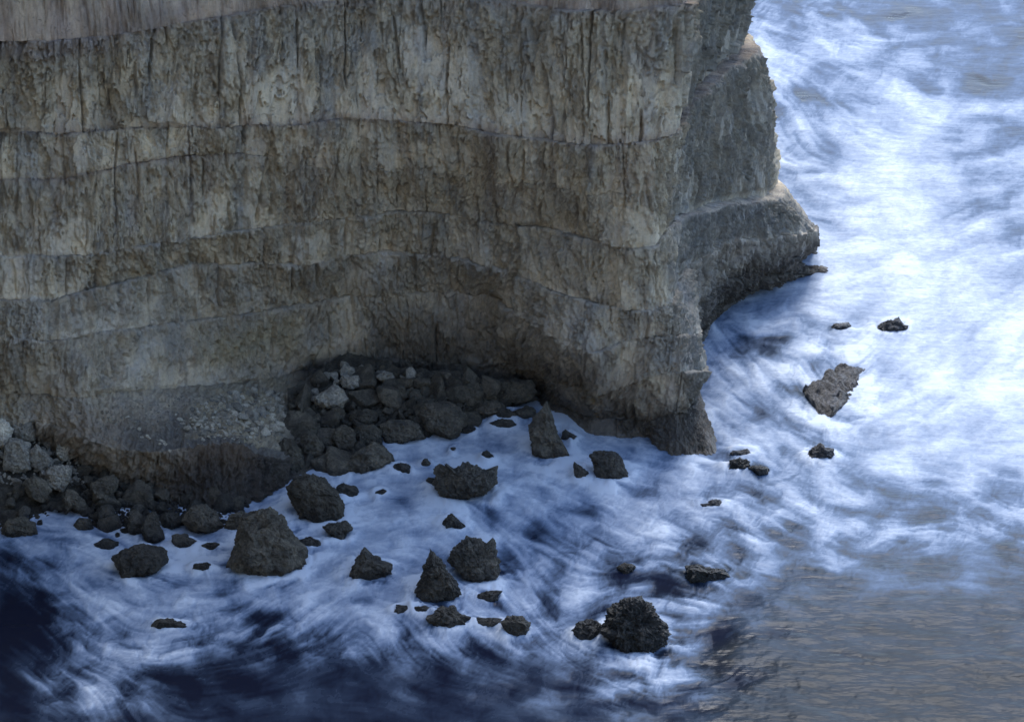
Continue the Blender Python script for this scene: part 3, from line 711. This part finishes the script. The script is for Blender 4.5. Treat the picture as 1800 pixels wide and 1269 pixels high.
surf_rock('knuckle of rock awash at the left end of the jagged ridge', blob(724, 1063, 757, 1082, 15), 15, 'wet', 0.9, 1.2, 4)
surf_rock('two-knobbed scrap of rock half hidden by foam, left of the ridge', blob(692, 1062, 722, 1080, 16), 16, 'wet', 0.9, 1.3, 4)
surf_rock('squat rock with a dark wave trough behind it, right of the ridge', [(880,1092),(900,1083),(918,1083),(930,1095),(926,1110),(905,1119),(890,1112)], 17, 'wet', 0.9, 1.0, 5)
surf_rock('thin rock back awash between the ridge and the squat rock', blob(835, 1084, 888, 1103, 18, 0.4), 18, 'wet', 0.9, 0.8, 4)
surf_rock('small rock tip breaking the stream below the twin-peaked rock', blob(840, 1036, 876, 1058, 19, 0.9), 19, 'wet', 0.9, 0.8, 4)
surf_rock('low craggy rock tucked behind the big rounded boulder', blob(586, 850, 632, 876, 20, 0.4), 20, 'wet', 0.9, 1.2, 4)
surf_rock('foam-laced clutch of small rock knobs beside the rounded boulder', blob(574, 916, 616, 945, 21, 0.6), 21, 'wet', 0.9, 1.5, 5)
surf_rock('flat dark slab awash right of the largest boulder', blob(528, 944, 566, 962, 22), 22, 'wet', 0.9, 0.6, 4)
surf_rock('peaked rock with a long tail, above the twin-peaked rock', [(777,920),(788,905),(796,903),(806,915),(820,921),(815,929),(795,930),(780,928)], 23, 'wet', 0.9, 0.9, 5)
surf_rock('low dark rock in foam right of the wedge boulder', blob(688, 814, 724, 833, 24), 24, 'wet', 0.9, 1.0, 4)
surf_rock('small leaning rock in foam between wedge and two-lobed rock', blob(740, 804, 759, 824, 25, 0.35), 25, 'wet', 0.9, 0.6, 4)
surf_rock('small rounded rock in bright foam above the two-lobed rock', blob(847, 793, 869, 812, 26, 0.45), 26, 'wet', 0.9, 0.6, 4)
surf_rock('rounded knob against the left side of the two-lobed rock', blob(750, 838, 774, 856, 27), 27, 'wet', 0.9, 0.4, 4)
surf_rock('two tiny rock tips in foam right of the craggy low rock', blob(658, 860, 678, 873, 28), 28, 'wet', 0.9, 0.8, 4)
surf_rock('tiny rock speck at the far end of the foam pool', blob(789, 785, 803, 795, 29), 29, 'wet', 0.9, 0.5, 3)
surf_rock('low flat rock awash far out in the lower left foam', [(268,1096),(280,1085),(300,1086),(318,1089),(335,1096),(328,1105),(295,1106)], 30, 'wet', 0.9, 0.8, 4, low=0.12)
surf_rock('smooth round-backed rock near the left shore', blob(296, 938, 341, 962, 31), 31, 'wet', 0.9, 0.4, 5)
surf_rock('small dark rock awash between round-backed rock and largest boulder', blob(358, 952, 388, 968, 32), 32, 'wet', 0.9, 0.7, 4)
surf_rock('broken little rock with foam through it, above the leaning flat rock', blob(338, 989, 373, 1007, 33, 0.55), 33, 'wet', 0.9, 1.3, 4)
def flat_slab(label, poly, seed, mat):
    q = at_z(np.array([p[0] for p in poly], float), np.array([p[1] for p in poly], float), 0.25)[:, :2]
    c0 = q.mean(0); rel = q - c0
    dp = np.concatenate([rel[i] + (rel[(i + 1) % len(rel)] - rel[i]) * np.linspace(0, 1, 24, endpoint=False)[:, None] for i in range(len(rel))])
    an = np.arctan2(dp[:, 1], dp[:, 0]); rr = np.hypot(dp[:, 0], dp[:, 1]); o = np.argsort(an); an, rr = an[o], rr[o]
    an = np.concatenate([an - 2 * math.pi, an, an + 2 * math.pi]); rr = np.concatenate([rr, rr, rr])
    v, f = ICO[6]
    th = np.arctan2(v[:, 1], v[:, 0]); mm = np.hypot(v[:, 0], v[:, 1]) ** 0.8
    X = np.cos(th) * np.interp(th, an, rr) * mm; Y = np.sin(th) * np.interp(th, an, rr) * mm
    Zs = np.sign(v[:, 2]) * np.abs(v[:, 2]) ** 0.6 * 0.75 - 0.12 * X
    sc = np.floor(fbm2(X * 1.1 + Y * 0.5, Y * 0.45, seed, 5, 0.6) * 6) * 0.10 + 0.20 * fbm2(X * 2.5, Y * 1.6, seed + 1, 5, 0.65)
    Zs = Zs + sc * (v[:, 2] > -0.2)
    X = X + 0.12 * fbm3(v * 6, seed, 3); Y = Y + 0.2 * fbm3(v * 6, seed + 2, 3)
    o = link('rock_slab', make_mesh('rock_slab', np.stack([X, Y, Zs], -1), f), MAT[mat], loc=(c0[0], c0[1], -0.12))
    tag(o, label, 'rock')
    water_hits.append((1468, 690, 62, 52, 0.5))
flat_slab('long scaly slab awash in white surf beyond the headland foot', [(1412,685),(1440,672),(1452,655),(1475,643),(1500,640),(1528,638),(1518,660),(1505,688),(1482,715),(1460,735),(1440,728),(1422,706)], 34, 'slab')
surf_rock('small broken crag alone in the brightest surf', [(1537,572),(1552,562),(1570,560),(1578,553),(1588,566),(1597,568),(1595,580),(1560,582),(1540,580)], 35, 'slab', 0.8, 1.2, 5, halo=0.7, low=0.20)
surf_rock('low grey hump awash left of the crag in the surf', blob(1462, 564, 1500, 583, 36), 36, 'slab', 0.8, 0.5, 4, low=0.15)
surf_rock('round rock washed over by foam below the scaly slab', blob(1420, 777, 1466, 810, 37, 0.6), 37, 'slab', 0.9, 0.7, 5, low=0.15)
surf_rock('rough low rock off the cliff toe, left of its smaller twin', blob(1278, 803, 1326, 827, 38, 0.45), 38, 'black', 0.9, 1.2, 5, low=0.20)
surf_rock('small black rock furthest right of those off the cliff toe', blob(1317, 813, 1353, 831, 39), 39, 'black', 0.9, 1.0, 4, low=0.15)
surf_rock('rock hump at the very end of the cliff toe, behind the rough low one', blob(1284, 785, 1322, 803, 40), 40, 'slab', 0.9, 0.8, 4, low=0.20)
surf_rock('weedy hump with water pouring round it in the lower right stream', blob(1203, 985, 1274, 1020, 41, 0.35), 41, 'black', 0.8, 1.0, 5, halo=0.5, low=0.35)
surf_rock('barely showing dark rock in the stream right of the cove', blob(1230, 873, 1272, 892, 42, 0.7), 42, 'slab', 0.8, 0.6, 4, halo=0.5, low=0.25)
surf_rock('small rock leaning on the right of the tall fin', blob(986, 756, 1013, 779, 43, 0.3), 43, 'wet', 0.9, 0.6, 4)
surf_rock('low slab behind the tall fin at the cave mouth', blob(902, 716, 944, 737, 44, 0.7), 44, 'wet', 0.9, 0.5, 4)
surf_rock('flat dark rock in foam left of the tall fin', blob(862, 738, 906, 754, 45), 45, 'wet', 0.9, 0.8, 4)
surf_rock('sloping dark rock at the back of the foam pool', blob(868, 714, 906, 741, 46, 0.3), 46, 'wet', 0.9, 0.6, 4)
surf_rock('small rock in foam under the great square block', blob(806, 748, 834, 764, 47), 47, 'wet', 0.9, 0.8, 4)
surf_rock('dark weedy patch of rock showing in the stream, upper centre', blob(1085, 986, 1118, 1003, 48), 48, 'wet', 0.8, 0.6, 4, halo=0.3, low=0.20)
surf_rock('pointed black rock standing at the foot of the left rubble', [(248,930),(258,905),(272,898),(282,920),(290,940),(276,953),(256,950)], 49, 'wet', 0.9, 0.6, 4)
surf_rock('dim rock under the foam left of the round-backed rock', blob(165, 942, 205, 962, 50), 50, 'wet', 0.8, 0.6, 4, halo=0.2, low=0.25)

# ------------------------------------------------------------------ rubble at the foot of the cliff
ZA_f = np.array([(520,838),(560,832),(600,826),(640,792),(700,776),(740,766),(800,772),(830,748),(880,727),(945,706)], float)
ZA_b = np.array([(500,700),(560,668),(600,640),(640,640),(700,655),(800,662),(880,672),(945,690)], float)
ZB_f = np.array([(-120,950),(0,945),(60,928),(140,912),(200,944),(260,940),(330,930),(400,935),(440,893)], float)
ZB_b = np.array([(-120,690),(60,690),(100,715),(130,755),(200,835),(330,878),(440,888)], float)
ZB_z = np.array([(-120,4.2),(60,4.0),(130,2.6),(200,1.0),(330,0.3),(440,0.1)], float)
def zone(px, py, which):
    f, b = (ZA_f, ZA_b) if which == 'A' else (ZB_f, ZB_b)
    yf = np.interp(px, f[:, 0], f[:, 1]); yb = np.interp(px, b[:, 0], b[:, 1])
    zb = 2.4 if which == 'A' else np.interp(px, ZB_z[:, 0], ZB_z[:, 1])
    s = (yf - py) / np.maximum(yf - yb, 4)
    Df = at_z(px, yf, 0)[..., 1]; Db = at_z(px, yb, zb)[..., 1]
    Db = np.maximum(Db, Df + 0.3)
    return at_y(px, py, Df + (Db - Df) * s), s
for which, x0, x1 in (('A', 505, 945), ('B', -120, 440)):
    xs = np.linspace(x0, x1, 130); ss = np.linspace(-0.12, 1.15, 60)
    f, b = (ZA_f, ZA_b) if which == 'A' else (ZB_f, ZB_b)
    X, Sg = np.meshgrid(xs, ss)
    Yg = np.interp(X, f[:, 0], f[:, 1]) * (1 - Sg) + np.interp(X, b[:, 0], b[:, 1]) * Sg
    Q, _ = zone(X, Yg, which)
    Q[..., 2] += -0.35 + 0.45 * fbm2(X / 22, Yg / 16, 181, 4, 0.6)
    o = link('scree_slope', make_mesh('scree_slope', Q.reshape(-1, 3), grid_faces(len(ss), len(xs))), MAT['boulder'])
    tag(o, kind='structure')

PROTO = {}
def proto(i, mat, res=4):
    key = (i, mat)
    if key not in PROTO:
        v, f = ICO[res]
        r = carve(v, 300 + i)
        p = v * r[:, None]
        p = p * np.random.default_rng(700 + i).uniform(0.62, 1.1, 3)
        d = 0.05 * fbm3(p * 1.8 + i, 400 + i, 4, 0.55) + 0.045 * fbm3(p * 6 + i, 500 + i, 3, 0.6)
        p = p * (1 + d[:, None])
        p /= np.abs(p[:, 0]).max()
        me = make_mesh('stone', p, f, False); me.materials.append(MAT[mat]); PROTO[key] = me
    return PROTO[key]
placed = []
def lay_rock(name, P3, px, py, r, mat, label, cat, group, seed, squash=1.0, res=4, nproto=9):
    rr = random.Random(seed)
    m = math.hypot(P3[1], CAM_H - P3[2]) / FOC
    o = link(name, proto(rr.randrange(nproto) + (20 if res == 3 else 0), mat, res))
    sc = r * m
    o.scale = (sc * 1.12, sc * rr.uniform(0.8, 1.2), sc * rr.uniform(0.75, 1.15) * squash)
    o.rotation_euler = (rr.uniform(-0.6, 0.6), rr.uniform(-0.6, 0.6), rr.uniform(0, 6.28))
    o.location = (P3[0], P3[1] + sc * 0.25, P3[2] + sc * 0.02)
    tag(o, label, cat, group)
    placed.append((px, py, r))
    return o
def rubble_outline(label, poly, seed, mat, which, depth=0.9, jag=0.5, res=5, cat='boulder', group=None):
    q = np.array(poly, float); cx = 0.5 * (q[:, 0].min() + q[:, 0].max()); yb = q[:, 1].max()
    G3, _ = zone(np.array(cx), np.array(yb), which)
    W, f, cen, hw = rock_from_outline(poly, seed, depth, jag, res, z=float(G3[2]), sink=0.05, back=0.3)
    o = link('boulder', make_mesh('boulder', W, f, False), MAT[mat], loc=cen); tag(o, label, cat, group)
    placed.append((cx, 0.5 * (q[:, 1].min() + yb), 0.42 * (q[:, 0].max() - q[:, 0].min())))
# the ones that can be told apart
rubble_outline('great square block with streaked face at the water edge of the cove rubble', [(736,728),(745,710),(790,707),(808,716),(820,730),(817,745),(802,765),(792,771),(770,760),(748,754)], 60, 'boulder', 'A', 0.9, 0.35, 6)
rubble_outline('wide smooth slab block left of the great square block', [(672,745),(690,737),(720,740),(735,748),(747,768),(715,778),(680,781),(672,765)], 61, 'boulder', 'A', 0.9, 0.35, 5)
rubble_outline('rounded dark boulder between slab block and dome boulder', [(622,760),(632,747),(655,745),(668,758),(671,775),(650,784),(630,780)], 62, 'boulder', 'A', 0.9, 0.35, 5)
rubble_outline('dome boulder with a pale star scar near the rubble edge', [(583,770),(590,752),(605,748),(620,756),(626,775),(620,790),(595,790)], 63, 'boulder', 'A', 0.9, 0.4, 5)
rubble_outline('leaning boulder with a pale scar beside the foam tongue', [(528,770),(540,755),(555,765),(570,785),(566,800),(545,805),(532,795)], 64, 'boulder', 'A', 0.9, 0.4, 5)
rubble_outline('bulky rough boulder where the rubble meets the spur', [(484,790),(500,770),(515,772),(530,795),(535,818),(515,834),(495,830)], 65, 'boulder', 'A', 0.9, 0.7, 5)
rubble_outline('pale blue-grey tent-shaped block high on the rubble', [(548,698),(570,688),(588,674),(603,683),(612,700),(600,714),(575,716),(556,710)], 66, 'grey', 'A', 0.8, 0.3, 5)
rubble_outline('layered brown block resting against the back wall', [(598,668),(602,660),(630,660),(633,678),(620,684),(602,681)], 67, 'grey', 'A', 0.8, 0.4, 5)
rubble_outline('cracked grey block above the brown one on the wall', [(596,652),(605,640),(622,646),(628,656),(612,661),(598,660)], 68, 'grey', 'A', 0.8, 0.4, 5)
rubble_outline('rust-bottomed block wedged on top of the rubble', [(660,662),(675,652),(690,655),(695,668),(685,674),(668,668)], 69, 'grey', 'A', 0.8, 0.4, 5)
rubble_outline('oval boulder sunk in shadow under the pale tent-shaped block', [(577,726),(584,716),(600,716),(608,726),(604,737),(588,738)], 70, 'boulder', 'A', 0.9, 0.3, 5)
rubble_outline('long flat slab on the rubble at the right back of the cove', [(850,690),(858,670),(895,668),(935,668),(942,690),(930,703),(880,707),(852,702)], 71, 'boulder', 'A', 0.8, 0.3, 5)
rubble_outline('grooved block standing left of the long flat slab', [(812,695),(818,676),(842,674),(852,690),(845,702),(820,704)], 72, 'boulder', 'A', 0.9, 0.4, 5)
rubble_outline('low boulder at the waterside right of the great square block', [(832,722),(842,706),(870,702),(886,712),(882,726),(850,735)], 73, 'boulder', 'A', 0.9, 0.4, 5)
rubble_outline('pair-topped boulder behind dome boulder, with a seam down it', [(614,735),(625,722),(645,720),(662,724),(664,740),(645,747),(620,745)], 74, 'boulder', 'A', 0.9, 0.4, 5)
rubble_outline('grey boulder with a rust stain below the wedged block', [(690,690),(700,675),(712,680),(716,696),(702,704),(692,700)], 75, 'boulder', 'A', 0.9, 0.4, 5)
# left pile
rubble_outline('pale round boulder with curved bedding lines at the top of the left pile', [(8,705),(20,692),(35,689),(52,697),(58,712),(55,732),(40,728),(22,722),(12,716)], 80, 'pale', 'B', 0.9, 0.3, 6)
rubble_outline('pale slab cut by the left edge of the picture', [(-30,740),(-10,735),(10,740),(22,755),(18,772),(5,785),(-25,790)], 81, 'pale', 'B', 0.9, 0.4, 5)
rubble_outline('large pitted grey block in the middle of the left pile', [(22,745),(40,738),(58,740),(64,758),(60,772),(38,775),(24,765)], 82, 'grey', 'B', 0.9, 0.6, 5)
rubble_outline('lichen-spotted grey block below the pitted one', [(10,785),(18,770),(40,772),(52,795),(52,820),(30,825),(8,820)], 83, 'grey', 'B', 0.9, 0.6, 5)
rubble_outline('wedge block with a pale face in the left pile', [(52,795),(65,780),(80,795),(92,808),(88,825),(65,828),(54,815)], 84, 'grey', 'B', 0.9, 0.5, 5)
rubble_outline('tilted flat block at the right edge of the left pile', [(98,778),(118,772),(128,785),(132,804),(112,810),(100,798)], 85, 'grey', 'B', 0.9, 0.4, 5)
rubble_outline('pitted grey block with a pale corner overhanging a dark gap', [(82,830),(95,818),(118,816),(126,822),(124,845),(110,862),(88,855)], 86, 'grey', 'B', 0.9, 0.7, 5)
rubble_outline('three-cornered block hanging low in the left pile', [(42,850),(60,835),(80,845),(90,860),(76,880),(55,874)], 87, 'boulder', 'B', 0.9, 0.5, 5)
rubble_outline('roof-shaped slab with a white fleck below the spur', [(160,850),(178,840),(200,836),(210,845),(204,865),(188,882),(165,880)], 88, 'boulder', 'B', 0.9, 0.4, 5)
rubble_outline('mossy two-horned block by the dark gap', [(110,880),(118,862),(130,862),(148,880),(154,895),(140,898),(128,890),(116,902)], 89, 'boulder', 'B', 0.9, 0.7, 5)
rubble_outline('broad rounded boulder in spray at the lower left shore', [(5,930),(15,912),(40,908),(60,920),(68,936),(50,943),(15,945)], 90, 'boulder', 'B', 0.9, 0.4, 5)
rubble_outline('blue-black block in the shadow below the roof-shaped slab', [(170,905),(178,888),(195,885),(203,905),(196,920),(176,918)], 91, 'wet', 'B', 0.9, 0.4, 5)
rubble_outline('dark knobbly boulder at the waterside under the spur', [(128,925),(140,912),(158,912),(165,928),(150,937),(132,936)], 92, 'wet', 'B', 0.9, 0.6, 5)
rubble_outline('broad dark boulder against the base of the spur', [(320,915),(335,890),(355,885),(380,900),(392,922),(375,936),(340,936)], 93, 'boulder', 'B', 0.9, 0.4, 5)
rubble_outline('dark boulder joining spur and largest boulder', [(395,925),(405,905),(425,897),(440,905),(430,925),(410,938)], 94, 'boulder', 'B', 0.9, 0.4, 5)
rubble_outline('upright block at the shore left of the pointed black rock', [(225,930),(228,900),(242,895),(252,910),(250,935),(236,942)], 95, 'wet', 'B', 0.9, 0.5, 5)
rubble_outline('flat shaded boulder between upright block and spur base', [(280,912),(292,900),(312,902),(320,918),(305,930),(286,928)], 96, 'wet', 'B', 0.9, 0.5, 5)

LAND = {'A': [(780,738,'great square block'),(708,758,'wide slab block'),(605,768,'star-scarred dome boulder'),(548,780,'leaning scarred boulder'),(510,800,'bulky rough boulder'),(582,697,'pale tent-shaped block'),(618,668,'layered brown block'),(678,662,'rust-bottomed wedged block'),(895,688,'long flat slab'),(832,690,'grooved block'),(592,727,'shaded oval boulder'),(640,733,'pair-topped boulder')],
        'B': [(34,710,'pale bedded boulder'),(42,757,'large pitted block'),(30,797,'lichen-spotted block'),(72,806,'pale-faced wedge block'),(115,790,'tilted flat block'),(105,838,'pale-cornered block'),(66,856,'three-cornered block'),(186,858,'roof-shaped slab'),(132,880,'two-horned block'),(36,926,'broad rounded boulder in spray'),(187,902,'blue-black block'),(355,910,'broad dark boulder at the spur'),(238,918,'upright shore block')]}
taken = set()
def near_label(which, px, py, r, mat):
    d, lx, ly, nm = min(((px - x) ** 2 + (py - y) ** 2, x, y, n) for x, y, n in LAND[which])
    a = math.degrees(math.atan2(ly - py, px - lx)) % 360
    way = ['to the right of', 'above and right of', 'above', 'above and left of', 'to the left of', 'below and left of', 'below', 'below and right of'][int((a + 22.5) // 45) % 8]
    sz = 'big' if r > 15 else 'mid-sized' if r > 10 else 'small'
    c = {'grey': 'grey', 'pale': 'pale', 'boulder': 'dark', 'wet': 'blackish'}[mat]
    for adj in ('just ', '', 'further '):
        l = f"{sz} {c} boulder {adj}{way} the {nm}"
        if l not in taken:
            taken.add(l); return l
    return None
def scatter(which, x0, x1, sizes, tries, matf, labelf, group, name='rubble_boulder', cat='boulder', lap=0.54, seed=5):
    rr = random.Random(seed); n = 0
    f, b = (ZA_f, ZA_b) if which == 'A' else (ZB_f, ZB_b)
    for (r0, r1, cnt) in sizes:
        got = 0
        for _ in range(tries):
            if got >= cnt: break
            px = rr.uniform(x0, x1)
            yf = np.interp(px, f[:, 0], f[:, 1]); yb = np.interp(px, b[:, 0], b[:, 1])
            if yf - yb < 8: continue
            py = rr.uniform(yb + 2, yf - 1); r = rr.uniform(r0, r1)
            if any((px - q[0]) ** 2 + ((py - q[1]) * 1.15) ** 2 < (lap * (r + q[2])) ** 2 for q in placed): continue
            P3, s = zone(np.array(px), np.array(py), which)
            mat = matf(px, py, rr)
            lay_rock(name, P3, px, py, r, mat, (near_label(which, px, py, r, mat) if r > 5.5 else None) or labelf(mat, px, py), cat, group + (' grey' if mat in ('grey', 'pale') else ' dark'), rr.randrange(10 ** 6))
            got += 1; n += 1
    return n
def matA(px, py, rr):
    if py < 690 and px < 720: return 'grey' if rr.random() < 0.45 else 'boulder'
    return 'boulder'
def labA(mat, px, py):
    return 'one of the greyish stones high in the cove rubble' if mat == 'grey' else 'one of the dark boulders heaped below the back wall of the cove'
scatter('A', 508, 945, [(22, 30, 7), (15, 21, 16), (10, 14, 36), (6.5, 9, 52), (5, 6.2, 30)], 2500, matA, labA, 'cove rubble')
def matB(px, py, rr):
    if px < 135 and py < 850: return 'grey' if rr.random() < 0.85 else 'pale'
    return 'boulder' if py < 890 else 'wet'
def labB(mat, px, py):
    return 'one of the grey stones packed in the upper left pile' if mat in ('grey', 'pale') else 'one of the dark boulders under the spur along the left shore'
scatter('B', -60, 435, [(19, 26, 6), (13, 18, 16), (8.5, 12, 40), (6, 8, 52), (4.8, 5.8, 30)], 2500, matB, labB, 'left rubble', seed=9)

# gravel and small stuff between the boulders
def filler(name, pts, mat, label, seed):
    v, f = ico(2); rr = np.random.default_rng(seed); Vs = []; Fs = []; n = 0
    for (P3, sc) in pts:
        q = v * carve(v, int(rr.integers(50)) + 600)[:, None] * sc * rr.uniform(0.7, 1.2, 3)
        a = rr.uniform(0, 6.28); ca, sa = math.cos(a), math.sin(a)
        q = np.stack([q[:, 0] * ca - q[:, 1] * sa, q[:, 0] * sa + q[:, 1] * ca, q[:, 2]], -1)
        Vs.append(q + P3); Fs.append(f + n); n += len(v)
    o = link(name, make_mesh(name, np.concatenate(Vs), np.concatenate(Fs), False), MAT[mat]); tag(o, label, 'rubble', kind='stuff')
fr = random.Random(77)
for which, xa, xb, mt, lb in (('A', 508, 945, 'boulder', 'small broken stones filling gaps between the cove boulders'), ('B', -60, 150, 'grey', 'small grey stones filling gaps in the left pile'), ('B', 120, 435, 'wet', 'small dark stones among boulders under the spur')):
    pts = []
    f_, b_ = (ZA_f, ZA_b) if which == 'A' else (ZB_f, ZB_b)
    for _ in range(900):
        px = fr.uniform(xa, xb); yf = np.interp(px, f_[:, 0], f_[:, 1]); yb = np.interp(px, b_[:, 0], b_[:, 1])
        if yf - yb < 6: continue
        py = fr.uniform(yb - 2, max(yb, yf - 16))
        if mt == 'grey' and py > 850: continue
        P3, _s = zone(np.array(px), np.array(py), which)
        pts.append((P3 + np.array((0, 0, -0.05)), fr.uniform(2.2, 4.6) * 0.037))
    filler('rubble', pts, mt, lb, 31)

# pale stones and chips on the shelf of the spur
r2 = np.where(bed_id == 2)[0]
def on_shelf(px, py):
    c = int(np.argmin(np.abs(U - px))); best = None
    colm = G[r2, c]; qx, qy = to_px(colm)
    for c2 in range(max(0, c - 30), c + 31, 3):
        colm = G[r2, c2]; qx, qy = to_px(colm)
        i = int(np.argmin((qx - px) ** 2 + (qy - py) ** 2)); d = (qx[i] - px) ** 2 + (qy[i] - py) ** 2
        if best is None or d < best[0]: best = (d, colm[i])
    return best[1]
def inside(px, py, poly):
    c = False; j = len(poly) - 1
    for i in range(len(poly)):
        xi, yi = poly[i]; xj, yj = poly[j]
        if (yi > py) != (yj > py) and px < (xj - xi) * (py - yi) / (yj - yi) + xi: c = not c
        j = i
    return c
heap = [(318,748),(335,722),(365,705),(400,692),(440,688),(480,690),(520,698),(520,728),(505,742),(490,765),(455,770),(420,776),(385,770),(350,768)]
rr = random.Random(21); got = 0
for (r0, r1, cnt) in ((8, 11, 11), (5.5, 7.5, 34), (3.6, 5.2, 100), (2.4, 3.4, 120)):
    got = 0
    for _ in range(2500):
        if got >= cnt: break
        px = rr.uniform(318, 522); py = rr.uniform(686, 778); r = rr.uniform(r0, r1)
        if r > 6 and px < 400: continue
        if not inside(px, py, heap): continue
        if any((px - q[0]) ** 2 + ((py - q[1]) * 1.2) ** 2 < (0.66 * (r + q[2])) ** 2 for q in placed): continue
        big_ = r > 5.4
        lay_rock('pale_stone', on_shelf(px, py), px, py, r, 'pale' if rr.random() < 0.7 else 'grey',
                 'one of the larger rounded pale stones heaped on the spur shelf' if big_ else 'one of the small pale stones heaped on the spur shelf', 'stone',
                 'larger pale stones on the spur shelf' if big_ else 'small pale stones on the spur shelf', rr.randrange(10 ** 6), res=3)
        got += 1
pts = []
for _ in range(1000):
    px = fr.uniform(175, 520); py = fr.uniform(696, 792)
    if py > 775 + 0.05 * (px - 200) or (px < 300 and py < 712): continue
    pts.append((on_shelf(px, py), fr.uniform(0.8, 2.4) * 0.036))
filler('rubble', [p for p in pts if p[0][0] < -15.5], 'grey', 'dark grit and chips strewn over the spur shelf', 41)
filler('rubble', [p for p in pts if p[0][0] >= -15.5], 'grey', 'fine grey chips between the pale stones on the shelf', 43)
for (px, py, r) in [(237,745,4),(232,752,3),(243,755,4.5),(250,770,4),(258,766,3.5),(262,772,4),(285,778,5),(290,782,4.5),(280,783,3.5),(297,795,3),(355,772,4.5),(357,776,3.5),(225,735,3),(316,738,4.5),(310,732,3.5),(240,722,3),(322,742,4)]:
    lay_rock('stone_chip', on_shelf(px, py), px, py, r, 'pale', 'one of the white stone chips scattered on dark grit of the spur', 'stone', 'white chips on the spur grit', int(px * 7 + py), res=3)

# ------------------------------------------------------------------ finish the sea
swell = np.zeros_like(PX)
for (cx, cy, rx, ry, halo) in water_hits:
    i0 = max(0, int((cx - rx * 3 + 260) / STEP)); i1 = min(nx, int((cx + rx * 3 + 260) / STEP)); j0 = max(0, int((cy - ry * 5 + 260) / STEP)); j1 = min(ny, int((cy + ry * 5 + 260) / STEP))
    if i1 <= i0 or j1 <= j0: continue
    w_ = (slice(j0, j1), slice(i0, i1))
    d = np.sqrt(((PX[w_] - cx) / rx) ** 2 + ((PY[w_] - cy) / (ry * 1.4)) ** 2)
    foam[w_] += halo * 0.30 * np.exp(-((d - 0.95) / 0.33) ** 2) * (0.6 + 0.5 * tex[w_])
    swell[w_] += halo * (0.17 + 0.04 * np.clip(cloud[w_], -1, 2)) * np.exp(-((d - 0.9) / 0.5) ** 2)
# dark backs of waves and open troughs between the foam
for (cx, cy, rx, ry, a, k) in [(1000,960,105,34,28,0.26),(1120,1000,90,22,20,0.20),(930,945,60,25,30,0.12),(470,1120,70,45,-30,0.30),(60,1080,70,90,0,0.35),(330,1200,120,30,-8,0.2),
                               (1150,1040,60,14,-10,0.25),(1240,1005,50,16,20,0.25),(1700,375,60,22,-20,0.25),(1430,170,60,14,22,0.3),(1600,880,80,25,10,0.2),(1260,1150,50,22,-20,0.3),(870,1060,40,10,30,0.25),
                               (700,890,40,10,0,0.15),(1470,400,60,14,8,0.2),(560,880,28,10,10,0.35),(480,895,35,8,-5,-0.2),(1480,830,70,25,20,0.15)]:
    c_, s_ = math.cos(R(a)), math.sin(R(a))
    x_ = (PX - cx) * c_ + (PY - cy) * s_; y_ = -(PX - cx) * s_ + (PY - cy) * c_
    foam -= k * np.exp(-((x_ / rx) ** 2 + (y_ / ry) ** 2)) * (1 + 0.35 * l3)
foam = np.clip(foam, 0, 1.05)
silt = sstep(960, 1500, PX + 0.15 * (PY - 900) + 70 * lc + 120 * big) * 0.92 + 0.06 + 0.10 * big
silt = np.clip(silt, 0, 1)
chop = fbm2(WP[..., 0] * 0.55 + 0.6 * big, WP[..., 1] * 0.95, 191, 4, 0.6)
hgt = 0.10 * silt * chop * (1 - 0.75 * np.clip(foam, 0, 1)) + 0.22 * fbm2(WP[..., 0] * 0.10, WP[..., 1] * 0.16, 171, 4) + 0.02 * cloud * foam + 0.10 * np.clip(foam, 0, 1) + swell
WP[..., 2] = hgt
by = np.interp(gx, [q[1] for q in LV['B'] if q[0] <= 1190], [q[2] for q in LV['B'] if q[0] <= 1190])
keep = (PY > (by - 45)[None, :]) | (PX > 1195)
F = grid_faces(ny, nx)
kf = keep.ravel()[F].all(1)
F = F[kf]
used = np.zeros(ny * nx, bool); used[F.ravel()] = True
remap = np.cumsum(used) - 1
V = WP.reshape(-1, 3)[used]; F = remap[F]
fa = foam.ravel()[used]; sa = silt.ravel()[used]
# the open sea around, out to the horizon, lies just under the surveyed sheet
far = np.array([(-9000, -300, -0.9), (9000, -300, -0.9), (9000, 12000, -0.9), (-9000, 12000, -0.9)])
n0 = len(V)
V = np.concatenate([V, far]); F = np.concatenate([F, [[n0, n0 + 1, n0 + 2, n0 + 3]]])
fa = np.concatenate([fa, np.full(4, 0.12)]); sa = np.concatenate([sa, np.full(4, 0.8)])
# faces must look up
sea = link('sea', make_mesh('sea', V, F[:, ::-1], True, {'foam': fa, 'silt': sa}), MAT['water'])
tag(sea, kind='structure')
